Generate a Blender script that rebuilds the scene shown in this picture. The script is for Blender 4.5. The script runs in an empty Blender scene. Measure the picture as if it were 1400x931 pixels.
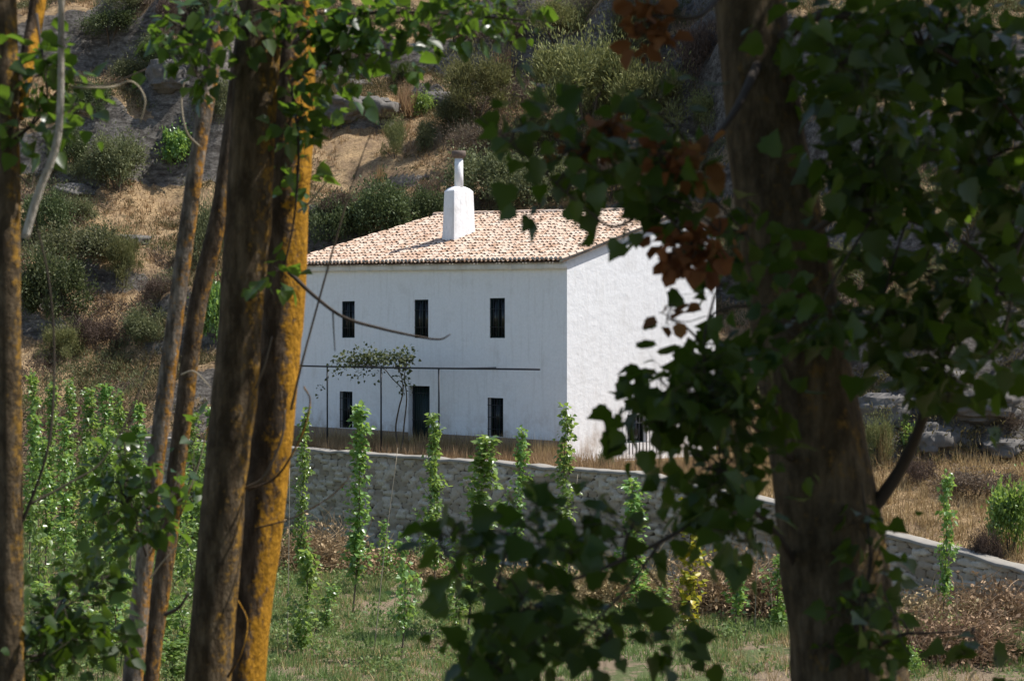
import bpy, math, random
import numpy as np
from mathutils import Vector, Matrix

# ------------------------------------------------------------------ camera, sky, sun, exposure
SC = bpy.context.scene
COL = SC.collection
F = 2600.0          # focal length in photo pixels (photo 1400 wide)
HY = 458.0          # row of the horizon
CZ = 6.8            # eye height above the field
cam = bpy.data.cameras.new("camera")
cam_o = bpy.data.objects.new("camera", cam)
COL.objects.link(cam_o)
cam_o.location = (0, 0, CZ)
cam_o.rotation_euler = (math.radians(90), 0, 0)
cam.sensor_width = 36.0
cam.lens = F / 1400.0 * 36.0
cam.shift_y = -(465.5 - HY) / 1400.0
cam.clip_start = 0.1
cam.clip_end = 2000
cam.dof.use_dof = True
cam.dof.focus_distance = 60.0
cam.dof.aperture_fstop = 4.6
SC.camera = cam_o

SUN_AZ = math.radians(90 - 5)      # from +Y clockwise: nearly due right, a little behind the house
SUN_EL = math.radians(58)
S_DIR = Vector((math.sin(SUN_AZ) * math.cos(SUN_EL), math.cos(SUN_AZ) * math.cos(SUN_EL), math.sin(SUN_EL)))
world = bpy.data.worlds.new("World")
SC.world = world
world.use_nodes = True
wn = world.node_tree
bg = next(n for n in wn.nodes if n.type == 'BACKGROUND')
sky = wn.nodes.new('ShaderNodeTexSky')
sky.sky_type = 'NISHITA'
sky.sun_disc = False
sky.sun_elevation = SUN_EL
sky.sun_rotation = SUN_AZ
wn.links.new(sky.outputs[0], bg.inputs[0])
bg.inputs[1].default_value = 0.12
sun = bpy.data.lights.new("sun", 'SUN')
sun.energy = 5.0
sun.angle = math.radians(0.5)
sun.color = (1.0, 0.955, 0.90)
sun_o = bpy.data.objects.new("sun", sun)
sun_o.rotation_euler = S_DIR.to_track_quat('Z', 'Y').to_euler()
sun_o.location = (40, 20, 60)
COL.objects.link(sun_o)
SC.view_settings.view_transform = 'Standard'
SC.view_settings.look = 'None'
SC.view_settings.gamma = 1
SC.view_settings.exposure = 0.45
SC.cycles.max_bounces = 6
SC.cycles.diffuse_bounces = 3
SC.cycles.glossy_bounces = 2
SC.cycles.transmission_bounces = 4
SC.cycles.transparent_max_bounces = 4
SC.cycles.use_denoising = True

# ------------------------------------------------------------------ numbers
def rng(seed): return np.random.default_rng(seed)

def _hash(ix, iy, iz, seed):
    h = (ix.astype(np.int64) * 374761393 + iy.astype(np.int64) * 668265263 + iz.astype(np.int64) * 2147483647 + seed * 974634541) & 0xFFFFFFFF
    h = ((h ^ (h >> 13)) * 1274126177) & 0xFFFFFFFF
    h = ((h ^ (h >> 16)) * 2246822519) & 0xFFFFFFFF
    return ((h ^ (h >> 15)) & 0xFFFFFF) / float(0xFFFFFF)

def vnoise(x, y, z=None, seed=0):
    """smooth value noise in -1..1"""
    x = np.asarray(x, float); y = np.asarray(y, float)
    z = np.zeros_like(x) if z is None else np.asarray(z, float)
    ix, iy, iz = np.floor(x), np.floor(y), np.floor(z)
    fx, fy, fz = x - ix, y - iy, z - iz
    fx = fx * fx * (3 - 2 * fx); fy = fy * fy * (3 - 2 * fy); fz = fz * fz * (3 - 2 * fz)
    r = 0
    for dx in (0, 1):
        for dy in (0, 1):
            for dz in (0, 1):
                w = (fx if dx else 1 - fx) * (fy if dy else 1 - fy) * (fz if dz else 1 - fz)
                r = r + w * _hash(ix + dx, iy + dy, iz + dz, seed)
    return r * 2 - 1

def fbm(x, y, z=None, octs=4, seed=0, lac=2.03, gain=0.5):
    r = 0; a = 1; s = 0
    x = np.asarray(x, float); y = np.asarray(y, float)
    z = np.zeros_like(x) if z is None else np.asarray(z, float)
    for k in range(octs):
        r = r + a * vnoise(x + 17.3 * k, y - 9.1 * k, z + 3.7 * k, seed + k)
        s += a; a *= gain; x = x * lac; y = y * lac; z = z * lac
    return r / s

def sstep(t, a, b):
    k = np.clip((t - a) / (b - a), 0, 1)
    return k * k * (3 - 2 * k)

def P(px, py, D):
    """world point seen at photo pixel (px, py) at distance D along the view"""
    return Vector(((px - 700.0) / F * D, D, CZ - (py - HY) / F * D))

# house frame: a runs along the facade to the right, b runs back through the house
TH = math.radians(47)
AX = np.array((math.cos(TH), -math.sin(TH)))
BX = np.array((math.sin(TH), math.cos(TH)))
CX, CY = 1.75, 60.5
def ab(x, y):
    dx, dy = x - CX, y - CY
    return dx * AX[0] + dy * AX[1], dx * BX[0] + dy * BX[1]
def xy(a, b):
    return CX + a * AX[0] + b * BX[0], CY + a * AX[1] + b * BX[1]
def a_at_px(px, b):
    """a coordinate of the vertical line at pixel column px on the plane b"""
    k = (px - 700.0) / F
    return (k * (CY + b * BX[1]) - CX - b * BX[0]) / (AX[0] - k * AX[1])
def z_at(py, a, b):
    return CZ - (py - HY) / F * xy(a, b)[1]

WALL_B = -4.4
def wall_top(a):
    return CZ + np.interp(a, [-30, -20, 7, 11, 15.8, 18.5, 20.5], [-3.80, -3.72, -3.72, -4.1, -4.78, -5.15, -5.55])

BBA, BBV = [-60, -30, -22, -17, -13, 1, 6, 11.5, 14.5, 17.3, 25, 60], [-12, -9, -5, 6, 9.3, 9.3, 6.5, .3, 3.2, 6.1, 14, 40]   # foot of the hill
CRAGS = []     # (x, y of the foot, half width, height): rock faces standing on the slope
def terrain(x, y):
    x = np.asarray(x, float); y = np.asarray(y, float)
    a, b = ab(x, y)
    near = np.interp(y, [-40, 0, 6, 10, 18, 34], [-1.7, -1.7, -1.85, -2.7, -4.7, -6.8])
    field = near + 0.10 * fbm(x / 5, y / 5, octs=3, seed=3) + 0.03 * fbm(x / .7, y / .7, octs=2, seed=4)
    field = field + 0.5 * sstep(a, 10, 22) * sstep(y, 34, 42)
    terr = np.interp(a, [-60, -27, -22, -18, 7, 11, 16, 20, 40], [-6.6, -6.6, -5.6, -4.2, -4.1, -4.45, -5.05, -5.5, -5.6])
    terr = terr + 0.21 * np.clip(b + 4, 0, 9) * sstep(a, 6, 11) + 0.05 * fbm(x / 2, y / 2, octs=3, seed=5)
    wl = np.interp(a, [-60, -24, -20, 20, 23, 60], [7, 6, .3, .3, 2.5, 5])
    k = np.clip((b - (WALL_B + .1)) / wl, 0, 1); k = k * k * (3 - 2 * k)
    z = field * (1 - k) + terr * k
    bb = np.interp(a, BBA, BBV)
    w = 2.6 * fbm(x / 11, y / 11, octs=3, seed=11) + 0.9 * fbm(x / 3.1, y / 3.1, octs=3, seed=21)
    t = b - bb
    far = .70 * (y - 74) - .10 * np.clip(x - 6, 0, 30)
    tf = t + (far - t) * sstep(t, 1.5, 9) * (1 - sstep(x, 9, 15) * .8)
    tt = np.maximum(tf + w * sstep(t, 0, 6), 0)
    h = 0.74 * tt
    al = fbm(x / 14, y / 20, octs=2, seed=31)
    for ti, ci, sd in ((3.2, 1.6, 41), (7.5, 2.6, 43), (13, 2.2, 45), (18, 3.2, 47), (25, 3.6, 49), (34, 4.0, 51), (44, 4, 53)):
        amp = np.clip(.55 + 1.1 * fbm(x / 9, y / 16, octs=2, seed=sd), 0.05, 1.3)
        off = 1.8 * fbm(x / 7, y / 7, octs=2, seed=sd + 1)
        h = h + ci * amp * sstep(tt + off, ti, ti + .9)
        h = h - ci * .55 * amp * sstep(tt + off, ti + 1.2, ti + 5.5)
    # grey outcrop right of the house
    oc = sstep(a, 7.5, 11) * (1 - sstep(a, 30, 36))
    h = h + oc * (1.5 * sstep(t, -.6, 4.5) - .9 * sstep(t, 5, 10))
    for (kx, ky, kw, kh) in CRAGS:
        yy = y + .9 * fbm(x / 2.3, x * 0 + ky, octs=3, seed=85) + .25 * (x - kx) * .6
        win = 1 - sstep(np.abs(x - kx + .8 * fbm(y / 2, x / 3, octs=2, seed=86)), kw * .45, kw * 1.15)
        h = h + kh * win * sstep(yy, ky, ky + .35 * kh + .3) * (1 - sstep(yy, ky + .5 * kh, ky + 2.2 * kh + 3))
    rough = sstep(t, -.5, 2)
    h = h + rough * (.35 * fbm(x / 2.2, y / 2.2, octs=4, seed=61) + .10 * fbm(x / .6, y / .6, octs=3, seed=62))
    crag = 1 - 2 * np.abs(fbm(x / 1.9 + 5, y / 1.9, h / 1.3, octs=4, seed=73))
    h = h + rough * sstep(fbm(x / 8, y / 8, octs=2, seed=74), -.25, .3) * .42 * crag
    rid = 1 - np.abs(fbm(x / 1.3, y / 1.3, h / .8, octs=3, seed=71))
    h = h + oc * sstep(t, -.3, 1) * (1 - sstep(t, 5, 8)) * .75 * (rid - .6)
    h = np.where(tf > 60, h - .5 * np.clip(tf - 60, 0, 400), h)
    return CZ + z + h

def ground(px, py, d0=34.5, d1=190.0):
    D = np.arange(d0, d1, .12)
    x = (px - 700.0) / F * D
    z = CZ - (py - HY) / F * D
    g = terrain(x, D)
    i = np.argmax(z < g)
    if z[i] >= g[i]: i = len(D) - 1
    return Vector((x[i], D[i], float(g[i])))
_c = []
for px_, py_, hw, hh in ((255, 240, 85, 120), (95, 262, 50, 36), (690, 78, 75, 60), (480, 175, 62, 40), (140, 402, 75, 46), (300, 130, 60, 60), (960, 120, 50, 60), (590, 150, 40, 24), (185, 100, 75, 80), (325, 70, 60, 60), (120, 190, 60, 46), (60, 470, 50, 40), (225, 445, 40, 50), (860, 60, 60, 50)):
    p = ground(px_, py_, 66)
    _c.append((p.x, p.y, hw * p.y / F, hh * p.y / F * .8))
CRAGS = _c
def gz(x, y): return float(terrain(np.array([x]), np.array([y]))[0])

# ------------------------------------------------------------------ objects
def tag(o, label=None, cat=None, group=None, kind=None):
    if label: o["label"] = label
    if cat: o["category"] = cat
    if group: o["group"] = group
    if kind: o["kind"] = kind
    return o
def empty(name, loc=(0, 0, 0), rz=0.0):
    o = bpy.data.objects.new(name, None)
    o.location = loc; o.rotation_euler = (0, 0, rz); o.empty_display_size = .2
    COL.objects.link(o)
    return o

class MB:
    """collects vertices and faces (with material slots) into one mesh"""
    def __init__(s): s.v = []; s.f = []; s.m = []; s.n = 0
    def add(s, V, Fc, mi=0):
        V = np.asarray(V, float).reshape(-1, 3)
        s.v.append(V)
        if isinstance(Fc, np.ndarray): Fc = [Fc]
        else:
            by = {}
            for q in Fc: by.setdefault(len(q), []).append(q)
            Fc = [np.array(q) for q in by.values()]
        for q in Fc:
            s.f.append(q + s.n); s.m.append(np.full(len(q), mi))
        s.n += len(V)
        return s
    def box(s, lo, hi, mi=0):
        x0, y0, z0 = lo; x1, y1, z1 = hi
        V = [(x0, y0, z0), (x1, y0, z0), (x1, y1, z0), (x0, y1, z0), (x0, y0, z1), (x1, y0, z1), (x1, y1, z1), (x0, y1, z1)]
        s.add(V, np.array([(0, 3, 2, 1), (4, 5, 6, 7), (0, 1, 5, 4), (1, 2, 6, 5), (2, 3, 7, 6), (3, 0, 4, 7)]), mi)
        return s
    def tube(s, pts, rad, n=6, mi=0, wob=0, seed=0, cap=True):
        V, Q = tube(pts, rad, n, wob, seed)
        s.add(V, Q, mi)
        if cap:
            m = len(V)
            s.f.append(np.array([list(range(n))[::-1]]) + s.n - m); s.m.append(np.array([mi]))
            s.f.append(np.array([list(range(m - n, m))]) + s.n - m); s.m.append(np.array([mi]))
        return s
    def build(s, name, mats, parent=None, smooth=False):
        me = bpy.data.meshes.new(name)
        V = np.concatenate(s.v)
        me.vertices.add(len(V)); me.vertices.foreach_set("co", V.astype(np.float32).ravel())
        nl = sum(q.size for q in s.f); nf = sum(len(q) for q in s.f)
        me.loops.add(nl); me.polygons.add(nf)
        me.loops.foreach_set("vertex_index", np.concatenate([q.ravel() for q in s.f]).astype(np.int32))
        tot = np.concatenate([np.full(len(q), q.shape[1]) for q in s.f]).astype(np.int32)
        st = np.concatenate([[0], np.cumsum(tot)[:-1]]).astype(np.int32)
        me.polygons.foreach_set("loop_start", st)
        try: me.polygons.foreach_set("loop_total", tot)
        except Exception: pass
        me.polygons.foreach_set("material_index", np.concatenate(s.m).astype(np.int32))
        if smooth: me.polygons.foreach_set("use_smooth", np.ones(nf, bool))
        for m in (mats if isinstance(mats, (list, tuple)) else [mats]): me.materials.append(m)
        me.update(calc_edges=True); me.validate()
        o = bpy.data.objects.new(name, me)
        COL.objects.link(o)
        if parent: o.parent = parent
        return o

def spline(pts, k=6):
    """Catmull-Rom through rows of pts"""
    p = np.asarray(pts, float)
    if len(p) < 3: return np.array([p[0] + (p[-1] - p[0]) * t for t in np.linspace(0, 1, k + 1)])
    q = np.vstack([2 * p[0] - p[1], p, 2 * p[-1] - p[-2]])
    out = []
    for i in range(1, len(q) - 2):
        for t in np.linspace(0, 1, k, endpoint=False):
            out.append(.5 * (2 * q[i] + (q[i + 1] - q[i - 1]) * t + (2 * q[i - 1] - 5 * q[i] + 4 * q[i + 1] - q[i + 2]) * t * t
                             + (3 * q[i] - q[i - 1] - 3 * q[i + 1] + q[i + 2]) * t ** 3))
    out.append(p[-1])
    return np.array(out)

def tube(pts, rad, n=6, wob=0.0, seed=0):
    p = np.asarray(pts, float); m = len(p)
    r = np.full(m, rad, float) if np.isscalar(rad) else np.asarray(rad, float)
    T = np.gradient(p, axis=0); T /= np.linalg.norm(T, axis=1)[:, None] + 1e-9
    up = np.array((0, 1, 0.0)) if abs(T[0][1]) < .8 else np.array((1.0, 0, 0))
    A = np.cross(T, up); A /= np.linalg.norm(A, axis=1)[:, None] + 1e-9
    B = np.cross(T, A)
    ang = np.arange(n) * 2 * math.pi / n
    ca, sa = np.cos(ang), np.sin(ang)
    L = np.concatenate([[0], np.cumsum(np.linalg.norm(np.diff(p, axis=0), axis=1))])
    R = np.repeat(r[:, None], n, 1)
    if wob:
        gx = np.repeat(ca[None], m, 0); gy = np.repeat(sa[None], m, 0); gl = np.repeat(L[:, None], n, 1)
        R = R * (1 + wob * fbm(gx * 1.3 + seed, gy * 1.3, gl * 2.2, octs=3, seed=seed) + wob * .35 * fbm(gx * 5, gy * 5 + seed, gl * 7, octs=2, seed=seed + 9))
    V = p[:, None] + A[:, None] * (ca[None, :, None] * R[..., None]) + B[:, None] * (sa[None, :, None] * R[..., None])
    i = np.arange(m - 1)[:, None] * n; j = np.arange(n)[None]; j2 = (j + 1) % n
    Q = np.stack([i + j, i + j2, i + n + j2, i + n + j], -1).reshape(-1, 4)
    return V.reshape(-1, 3), Q

# leaf outlines: x along the leaf, y across, z bulge; folded along the midrib
RHOMB = (np.array([(0, 0, 0), (.5, -.32, .06), (1, 0, 0), (.5, .32, .06)], float), [np.array([(0, 1, 2, 3)])])
DELTA = (np.array([(0, 0, 0), (.10, -.42, .07), (.5, -.36, .10), (1, 0, -.06), (.5, .36, .10), (.10, .42, .07)], float),
         [np.array([(0, 1, 2, 3), (0, 3, 4, 5)])])
LOBED = (np.array([(0, 0, 0), (-.06, -.26, .03), (.12, -.52, .08), (.32, -.44, .09), (.44, -.50, .10), (.62, -.26, .06), (1.02, 0, -.08),
                   (.62, .26, .06), (.42, .48, .10), (.34, .42, .09), (.10, .54, .08), (-.05, .24, .03), (.45, 0, 0)], float),
         [np.array([(0, 1, 2, 3, 12), (0, 12, 9, 10, 11)]), np.array([(3, 4, 5, 6, 12), (12, 6, 7, 8, 9)])])
CURL = (np.array([(0, 0, 0), (.1, -.30, .22), (.5, -.30, .30), (.8, 0, .16), (.5, .30, .26), (.1, .34, .2)], float),
        [np.array([(0, 1, 2, 3), (0, 3, 4, 5)])])
BLADE = (np.array([(0, -.5, 0), (0, .5, 0), (.55, .35, .0), (.55, -.35, .0), (1, 0, -.12)], float),
         [np.array([(0, 1, 2, 3)]), np.array([(3, 2, 4)])])

def unit(v): return v / (np.linalg.norm(v, axis=-1, keepdims=True) + 1e-9)
def scatter(mb, tpl, pos, dirs, nrm, size, mi=0, width=None):
    """copies of a leaf outline at pos, pointing along dirs, facing nrm"""
    V, Fs = tpl
    pos = np.asarray(pos, float); n = len(pos)
    if n == 0: return
    T = unit(np.asarray(dirs, float)); N = np.asarray(nrm, float)
    B = unit(np.cross(N, T)); N = np.cross(T, B)
    s = np.broadcast_to(np.asarray(size, float), (n,))
    w = s if width is None else np.broadcast_to(np.asarray(width, float), (n,))
    out = pos[:, None] + T[:, None] * (V[None, :, 0:1] * s[:, None, None]) + B[:, None] * (V[None, :, 1:2] * w[:, None, None]) + N[:, None] * (V[None, :, 2:3] * s[:, None, None])
    off = (np.arange(n) * len(V))[:, None, None]
    k = mb.n
    mb.add(out.reshape(-1, 3), (Fs[0][None] + off).reshape(-1, Fs[0].shape[1]), mi)
    for q in Fs[1:]:
        q = (q[None] + off).reshape(-1, q.shape[1]) + k
        mb.f.append(q); mb.m.append(np.full(len(q), mi))

# ------------------------------------------------------------------ materials
class Mat:
    def __init__(s, name):
        s.m = bpy.data.materials.new(name); s.m.use_nodes = True
        s.t = s.m.node_tree; s.t.nodes.clear()
        s.out = s.t.nodes.new('ShaderNodeOutputMaterial')
    def n(s, kind, **kw):
        o = s.t.nodes.new('ShaderNode' + kind)
        for k, v in kw.items(): setattr(o, k, v)
        return o
    def l(s, a, b): s.t.links.new(a, b)
    def put(s, sock, v):
        if hasattr(v, 'is_linked') or isinstance(v, bpy.types.NodeSocket): s.l(v, sock)
        elif isinstance(v, (tuple, list)) and len(v) == 3 and sock.type == 'RGBA': sock.default_value = (*v, 1)
        else: sock.default_value = v
    def coord(s, out='Object', scale=(1, 1, 1), rot=(0, 0, 0)):
        tc = s.n('TexCoord'); mp = s.n('Mapping')
        s.l(tc.outputs[out], mp.inputs[0]); mp.inputs['Scale'].default_value = scale; mp.inputs['Rotation'].default_value = rot
        return mp.outputs[0]
    def noise(s, vec, scale, detail=4, rough=.55, out=0):
        o = s.n('TexNoise'); s.l(vec, o.inputs['Vector']); o.inputs['Scale'].default_value = scale
        o.inputs['Detail'].default_value = detail; o.inputs['Roughness'].default_value = rough
        return o.outputs[out]
    def voro(s, vec, scale, feature='F1', out=0):
        o = s.n('TexVoronoi', feature=feature); s.l(vec, o.inputs['Vector']); o.inputs['Scale'].default_value = scale
        return o.outputs[out]
    def ramp(s, fac, stops):
        o = s.n('ValToRGB'); r = o.color_ramp
        while len(r.elements) < len(stops): r.elements.new(.5)
        for e, (p, c) in zip(r.elements, stops):
            e.position = p; e.color = (*c, 1) if not np.isscalar(c) else (c, c, c, 1)
        s.l(fac, o.inputs[0]); return o.outputs[0]
    def mix(s, fac, a, b, mode='MIX'):
        o = s.n('Mix', data_type='RGBA', blend_type=mode)
        s.put(o.inputs[0], fac); s.put(o.inputs[6], a); s.put(o.inputs[7], b)
        return o.outputs[2]
    def math(s, op, a, b=0.0, clamp=False):
        o = s.n('Math', operation=op, use_clamp=clamp); s.put(o.inputs[0], a); s.put(o.inputs[1], b); return o.outputs[0]
    def attr(s, name):
        o = s.n('Attribute', attribute_name=name); return o.outputs['Fac']
    def bump(s, h, strength=.4, dist=.02, prev=None):
        o = s.n('Bump'); s.l(h, o.inputs['Height']); o.inputs['Strength'].default_value = strength; o.inputs['Distance'].default_value = dist
        if prev is not None: s.l(prev, o.inputs['Normal'])
        return o.outputs[0]
    def pbr(s, col, rough=.8, normal=None, metal=0, spec=.3):
        o = s.n('BsdfPrincipled'); s.put(o.inputs['Base Color'], col); s.put(o.inputs['Roughness'], rough)
        o.inputs['Metallic'].default_value = metal; o.inputs['Specular IOR Level'].default_value = spec
        if normal is not None: s.l(normal, o.inputs['Normal'])
        return o.outputs[0]
    def done(s, sh): s.l(sh, s.out.inputs[0]); return s.m

def leaf_mat(name, lo, hi, tr, rough=.42, spec=.5, mixf=.45, objvar=.25):
    m = Mat(name)
    g = m.n('NewGeometry'); oi = m.n('ObjectInfo')
    isl = g.outputs['Random Per Island']
    c = m.ramp(isl, [(0, lo), (.7, tuple((a + b) / 2 for a, b in zip(lo, hi))), (1, hi)])
    hs = m.n('HueSaturation'); m.l(c, hs.inputs['Color'])
    m.l(m.math('MULTIPLY_ADD', oi.outputs['Random'], .03), hs.inputs['Hue'])
    hs.inputs['Hue'].links and None
    k = m.math('MULTIPLY', oi.outputs['Random'], .035); k = m.math('ADD', k, .482)
    m.l(k, hs.inputs['Hue'])
    v = m.math('MULTIPLY', oi.outputs['Random'], objvar * 2); v = m.math('ADD', v, 1 - objvar)
    m.l(v, hs.inputs['Value'])
    p = m.pbr(hs.outputs[0], rough, spec=spec)
    t = m.n('BsdfTranslucent'); m.put(t.inputs[0], m.mix(.55, hs.outputs[0], tr))
    mx = m.n('MixShader'); mx.inputs[0].default_value = mixf
    m.l(p, mx.inputs[1]); m.l(t.outputs[0], mx.inputs[2])
    return m.done(mx.outputs[0])

def flat_mat(name, c, rough=.6, metal=0, var=.15, scale=6, spec=.3):
    m = Mat(name); v = m.coord()
    n = m.noise(v, scale, 5)
    col = m.mix(n, tuple(x * (1 - var) for x in c), tuple(min(1, x * (1 + var)) for x in c))
    return m.done(m.pbr(col, rough, m.bump(n, .15, .01), metal, spec))

M = {}
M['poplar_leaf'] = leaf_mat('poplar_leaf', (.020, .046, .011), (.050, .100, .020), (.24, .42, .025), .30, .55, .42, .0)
M['shade_leaf'] = leaf_mat('shade_leaf', (.014, .030, .006), (.042, .072, .012), (.20, .34, .015), .42, .28, .34, .0)  # poplar leaf darkened in its colour to stand for canopy shade
M['dead_leaf'] = leaf_mat('dead_leaf', (.13, .055, .02), (.24, .11, .035), (.30, .12, .03), .7, .2, .25, .0)
M['sapling_leaf'] = leaf_mat('sapling_leaf', (.085, .17, .035), (.23, .35, .11), (.50, .68, .11), .33, .7, .45, .18)
M['yellow_leaf'] = leaf_mat('yellow_leaf', (.08, .16, .02), (.55, .42, .03), (.6, .5, .04), .4, .5, .4, .05)
M['shrub_green'] = leaf_mat('shrub_green', (.085, .10, .045), (.22, .23, .11), (.18, .20, .08), .6, .25, .32, .3)
M['shrub_dark'] = leaf_mat('shrub_dark', (.050, .070, .028), (.14, .165, .065), (.12, .16, .05), .6, .25, .28, .25)
M['shrub_broom'] = leaf_mat('shrub_broom', (.13, .145, .055), (.28, .27, .11), (.24, .25, .08), .7, .2, .25, .25)
M['shrub_dry'] = leaf_mat('shrub_dry', (.10, .075, .058), (.20, .15, .11), (.16, .11, .07), .8, .1, .15, .25)
M['straw'] = leaf_mat('straw', (.20, .125, .06), (.58, .42, .22), (.45, .32, .15), .7, .2, .25, .12)
M['scrub'] = leaf_mat('scrub', (.075, .07, .034), (.22, .185, .09), (.16, .14, .05), .8, .1, .2, .1)
M['grass'] = leaf_mat('grass', (.09, .15, .045), (.25, .29, .11), (.28, .38, .09), .6, .3, .35, .1)
M['brush'] = leaf_mat('brush', (.21, .145, .075), (.56, .42, .25), (.38, .27, .15), .8, .1, .15, .15)
M['iron'] = flat_mat('iron', (.028, .03, .033), .5, .3)
M['green_paint'] = flat_mat('green_paint', (.012, .03, .024), .45)
M['glass'] = flat_mat('glass', (.014, .018, .018), .12, spec=.5)
M['terracotta'] = flat_mat('terracotta', (.13, .10, .082), .85, var=.4, scale=14)
M['twig'] = flat_mat('twig', (.11, .085, .06), .85, var=.35, scale=20)
M['dark_twig'] = flat_mat('dark_twig', (.045, .034, .025), .85, var=.3, scale=20)
M['cane'] = flat_mat('cane', (.33, .28, .20), .8, var=.25, scale=20)

def bark(name, base, pale, lichen, amount, side):
    m = Mat(name)
    v = m.coord('Object'); vs = m.coord('Object', (1, 1, .16))
    g1 = m.noise(vs, 22, 7, .72); g2 = m.noise(m.coord('Object', (1, 1, .5)), 11, 5, .65); g3 = m.noise(v, 34, 3, .6)
    c = m.mix(m.ramp(g1, [(.36, 0.0), (.66, 1.0)]), base, pale)
    c = m.mix(m.ramp(g2, [(.40, 0.0), (.62, .8)]), c, tuple(x * .5 for x in base))
    geo = m.n('NewGeometry'); sep = m.n('SeparateXYZ'); m.l(geo.outputs['Normal'], sep.inputs[0])
    sx = m.math('MULTIPLY', sep.outputs[0], side)
    k = m.math('ADD', m.noise(m.coord('Object', (1, 1, .6)), 14, 7, .75), sx)
    k = m.math('ADD', k, m.math('MULTIPLY', m.math('SUBTRACT', g3, .5), .35))
    k = m.ramp(k, [(1 - amount - .07, 0.0), (1 - amount + .07, 1.0)])
    lc = m.ramp(g3, [(.3, tuple(x * .55 for x in lichen)), (.7, lichen)])
    c = m.mix(k, c, lc)
    nb = m.bump(g1, .8, .04); nb = m.bump(g2, .9, .05, nb); nb = m.bump(g3, .4, .008, nb)
    return m.done(m.pbr(c, .9, nb, spec=.15))
M['bark_big'] = bark('bark_big', (.075, .054, .030), (.18, .135, .082), (.22, .13, .035), .37, .05)
M['bark_lichen'] = bark('bark_lichen', (.065, .044, .026), (.20, .155, .11), (.40, .20, .03), .32, .18)
M['bark_dark'] = bark('bark_dark', (.065, .045, .025), (.20, .15, .095), (.36, .20, .035), .30, .18)
M['bark_orange'] = bark('bark_orange', (.065, .042, .025), (.19, .14, .10), (.52, .26, .025), .36, .34)
M['bark_pale'] = bark('bark_pale', (.08, .06, .042), (.44, .38, .31), (.42, .20, .03), .40, .10)

M['bare_wood'] = bark('bare_wood', (.42, .37, .30), (.72, .67, .58), (.45, .26, .08), .28, .0)

def plaster(nm='white_plaster', wear=1.0):
    m = Mat(nm)
    v = m.coord('Object')
    n1 = m.noise(v, 1.3, 5, .6); n2 = m.noise(v, 9, 6, .65); n3 = m.noise(v, 40, 4, .6)
    c = m.mix(m.ramp(n2, [(.3, 0.0), (.7, 1.0)]), (.74, .74, .74), (.82, .82, .82))
    c = m.mix(m.ramp(n1, [(.55, 0.0), (.80, .38 * wear)]), c, (.50, .47, .43))
    sk = m.noise(m.coord('Object', (2.2, 2.2, .22)), 2.2, 6, .65)
    c = m.mix(m.ramp(sk, [(.52, 0.0), (.74, .30 * wear)]), c, (.46, .44, .40))
    # damp stains low on the wall
    sep = m.n('SeparateXYZ'); m.l(v, sep.inputs[0])
    low = m.ramp(m.math('MULTIPLY', sep.outputs[2], .25), [(.16, 1.0), (.52, 0.0)])
    st = m.math('MULTIPLY', m.ramp(m.noise(m.coord('Object', (1, 1, 1)), .9, 6, .7), [(.48, 0.0), (.66, .8)]), low)
    c = m.mix(st, c, (.40, .33, .27))
    nb = m.bump(m.noise(v, 3, 4, .6), .35, .06); nb = m.bump(n2, .28, .02, nb); nb = m.bump(n3, .2, .006, nb)
    sp = m.noise(m.coord('Object', (1, 1, .5)), 7, 7, .8)
    c = m.mix(m.ramp(sp, [(.62 - .08 * (wear - 1), 0.0), (.74, .35 * wear)]), c, (.40, .39, .40))
    return m.done(m.pbr(c, .92, nb, spec=.1))
M['plaster'] = plaster()
M['old_plaster'] = plaster('old_plaster', 1.9)
M['plinth'] = flat_mat('plinth', (.23, .16, .105), .9, var=.55, scale=3)
M['mortar'] = flat_mat('mortar', (.48, .46, .42), .9, var=.15, scale=9)

def tiles():
    m = Mat('roof_tile')
    g = m.n('NewGeometry')
    c = m.ramp(g.outputs['Random Per Island'], [(0, (.34, .21, .14)), (.12, (.45, .31, .215)), (.42, (.53, .39, .295)), (.75, (.58, .46, .36)), (1, (.56, .47, .385))])
    n = m.noise(m.coord('Object'), 7, 6, .65)
    c = m.mix(m.ramp(n, [(.45, 0.0), (.75, .5)]), c, (.46, .36, .27))
    n2 = m.noise(m.coord('Object'), .8, 4, .6)
    c = m.mix(m.ramp(n2, [(.50, 0.0), (.72, .35)]), c, (.44, .24, .16))
    return m.done(m.pbr(c, .88, m.bump(n, .3, .01), spec=.15))
M['tile'] = tiles()
M['under_tile'] = flat_mat('under_tile', (.26, .17, .12), .9, var=.3)

def stone():
    m = Mat('rubble_stone')
    r = m.attr('stone'); e = m.attr('edge')
    v = m.coord('Object')
    n = m.noise(v, 11, 6, .65); n2 = m.noise(v, .7, 4, .6)
    c = m.ramp(r, [(0, (.24, .195, .14)), (.35, (.38, .325, .25)), (.75, (.50, .44, .355)), (1, (.60, .55, .46))])
    c = m.mix(m.ramp(n, [(.35, 0.0), (.7, .6)]), c, (.27, .235, .19))
    c = m.mix(m.ramp(n2, [(.55, 0.0), (.75, .5)]), c, (.26, .18, .12))
    c = m.mix(m.ramp(e, [(.02, 1.0), (.11, 0.0)]), c, (.07, .056, .045))
    return m.done(m.pbr(c, .95, m.bump(n, .6, .03), spec=.1))
M['stone'] = stone()
M['coping'] = flat_mat('coping', (.27, .25, .215), .9, var=.3, scale=5)

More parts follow.
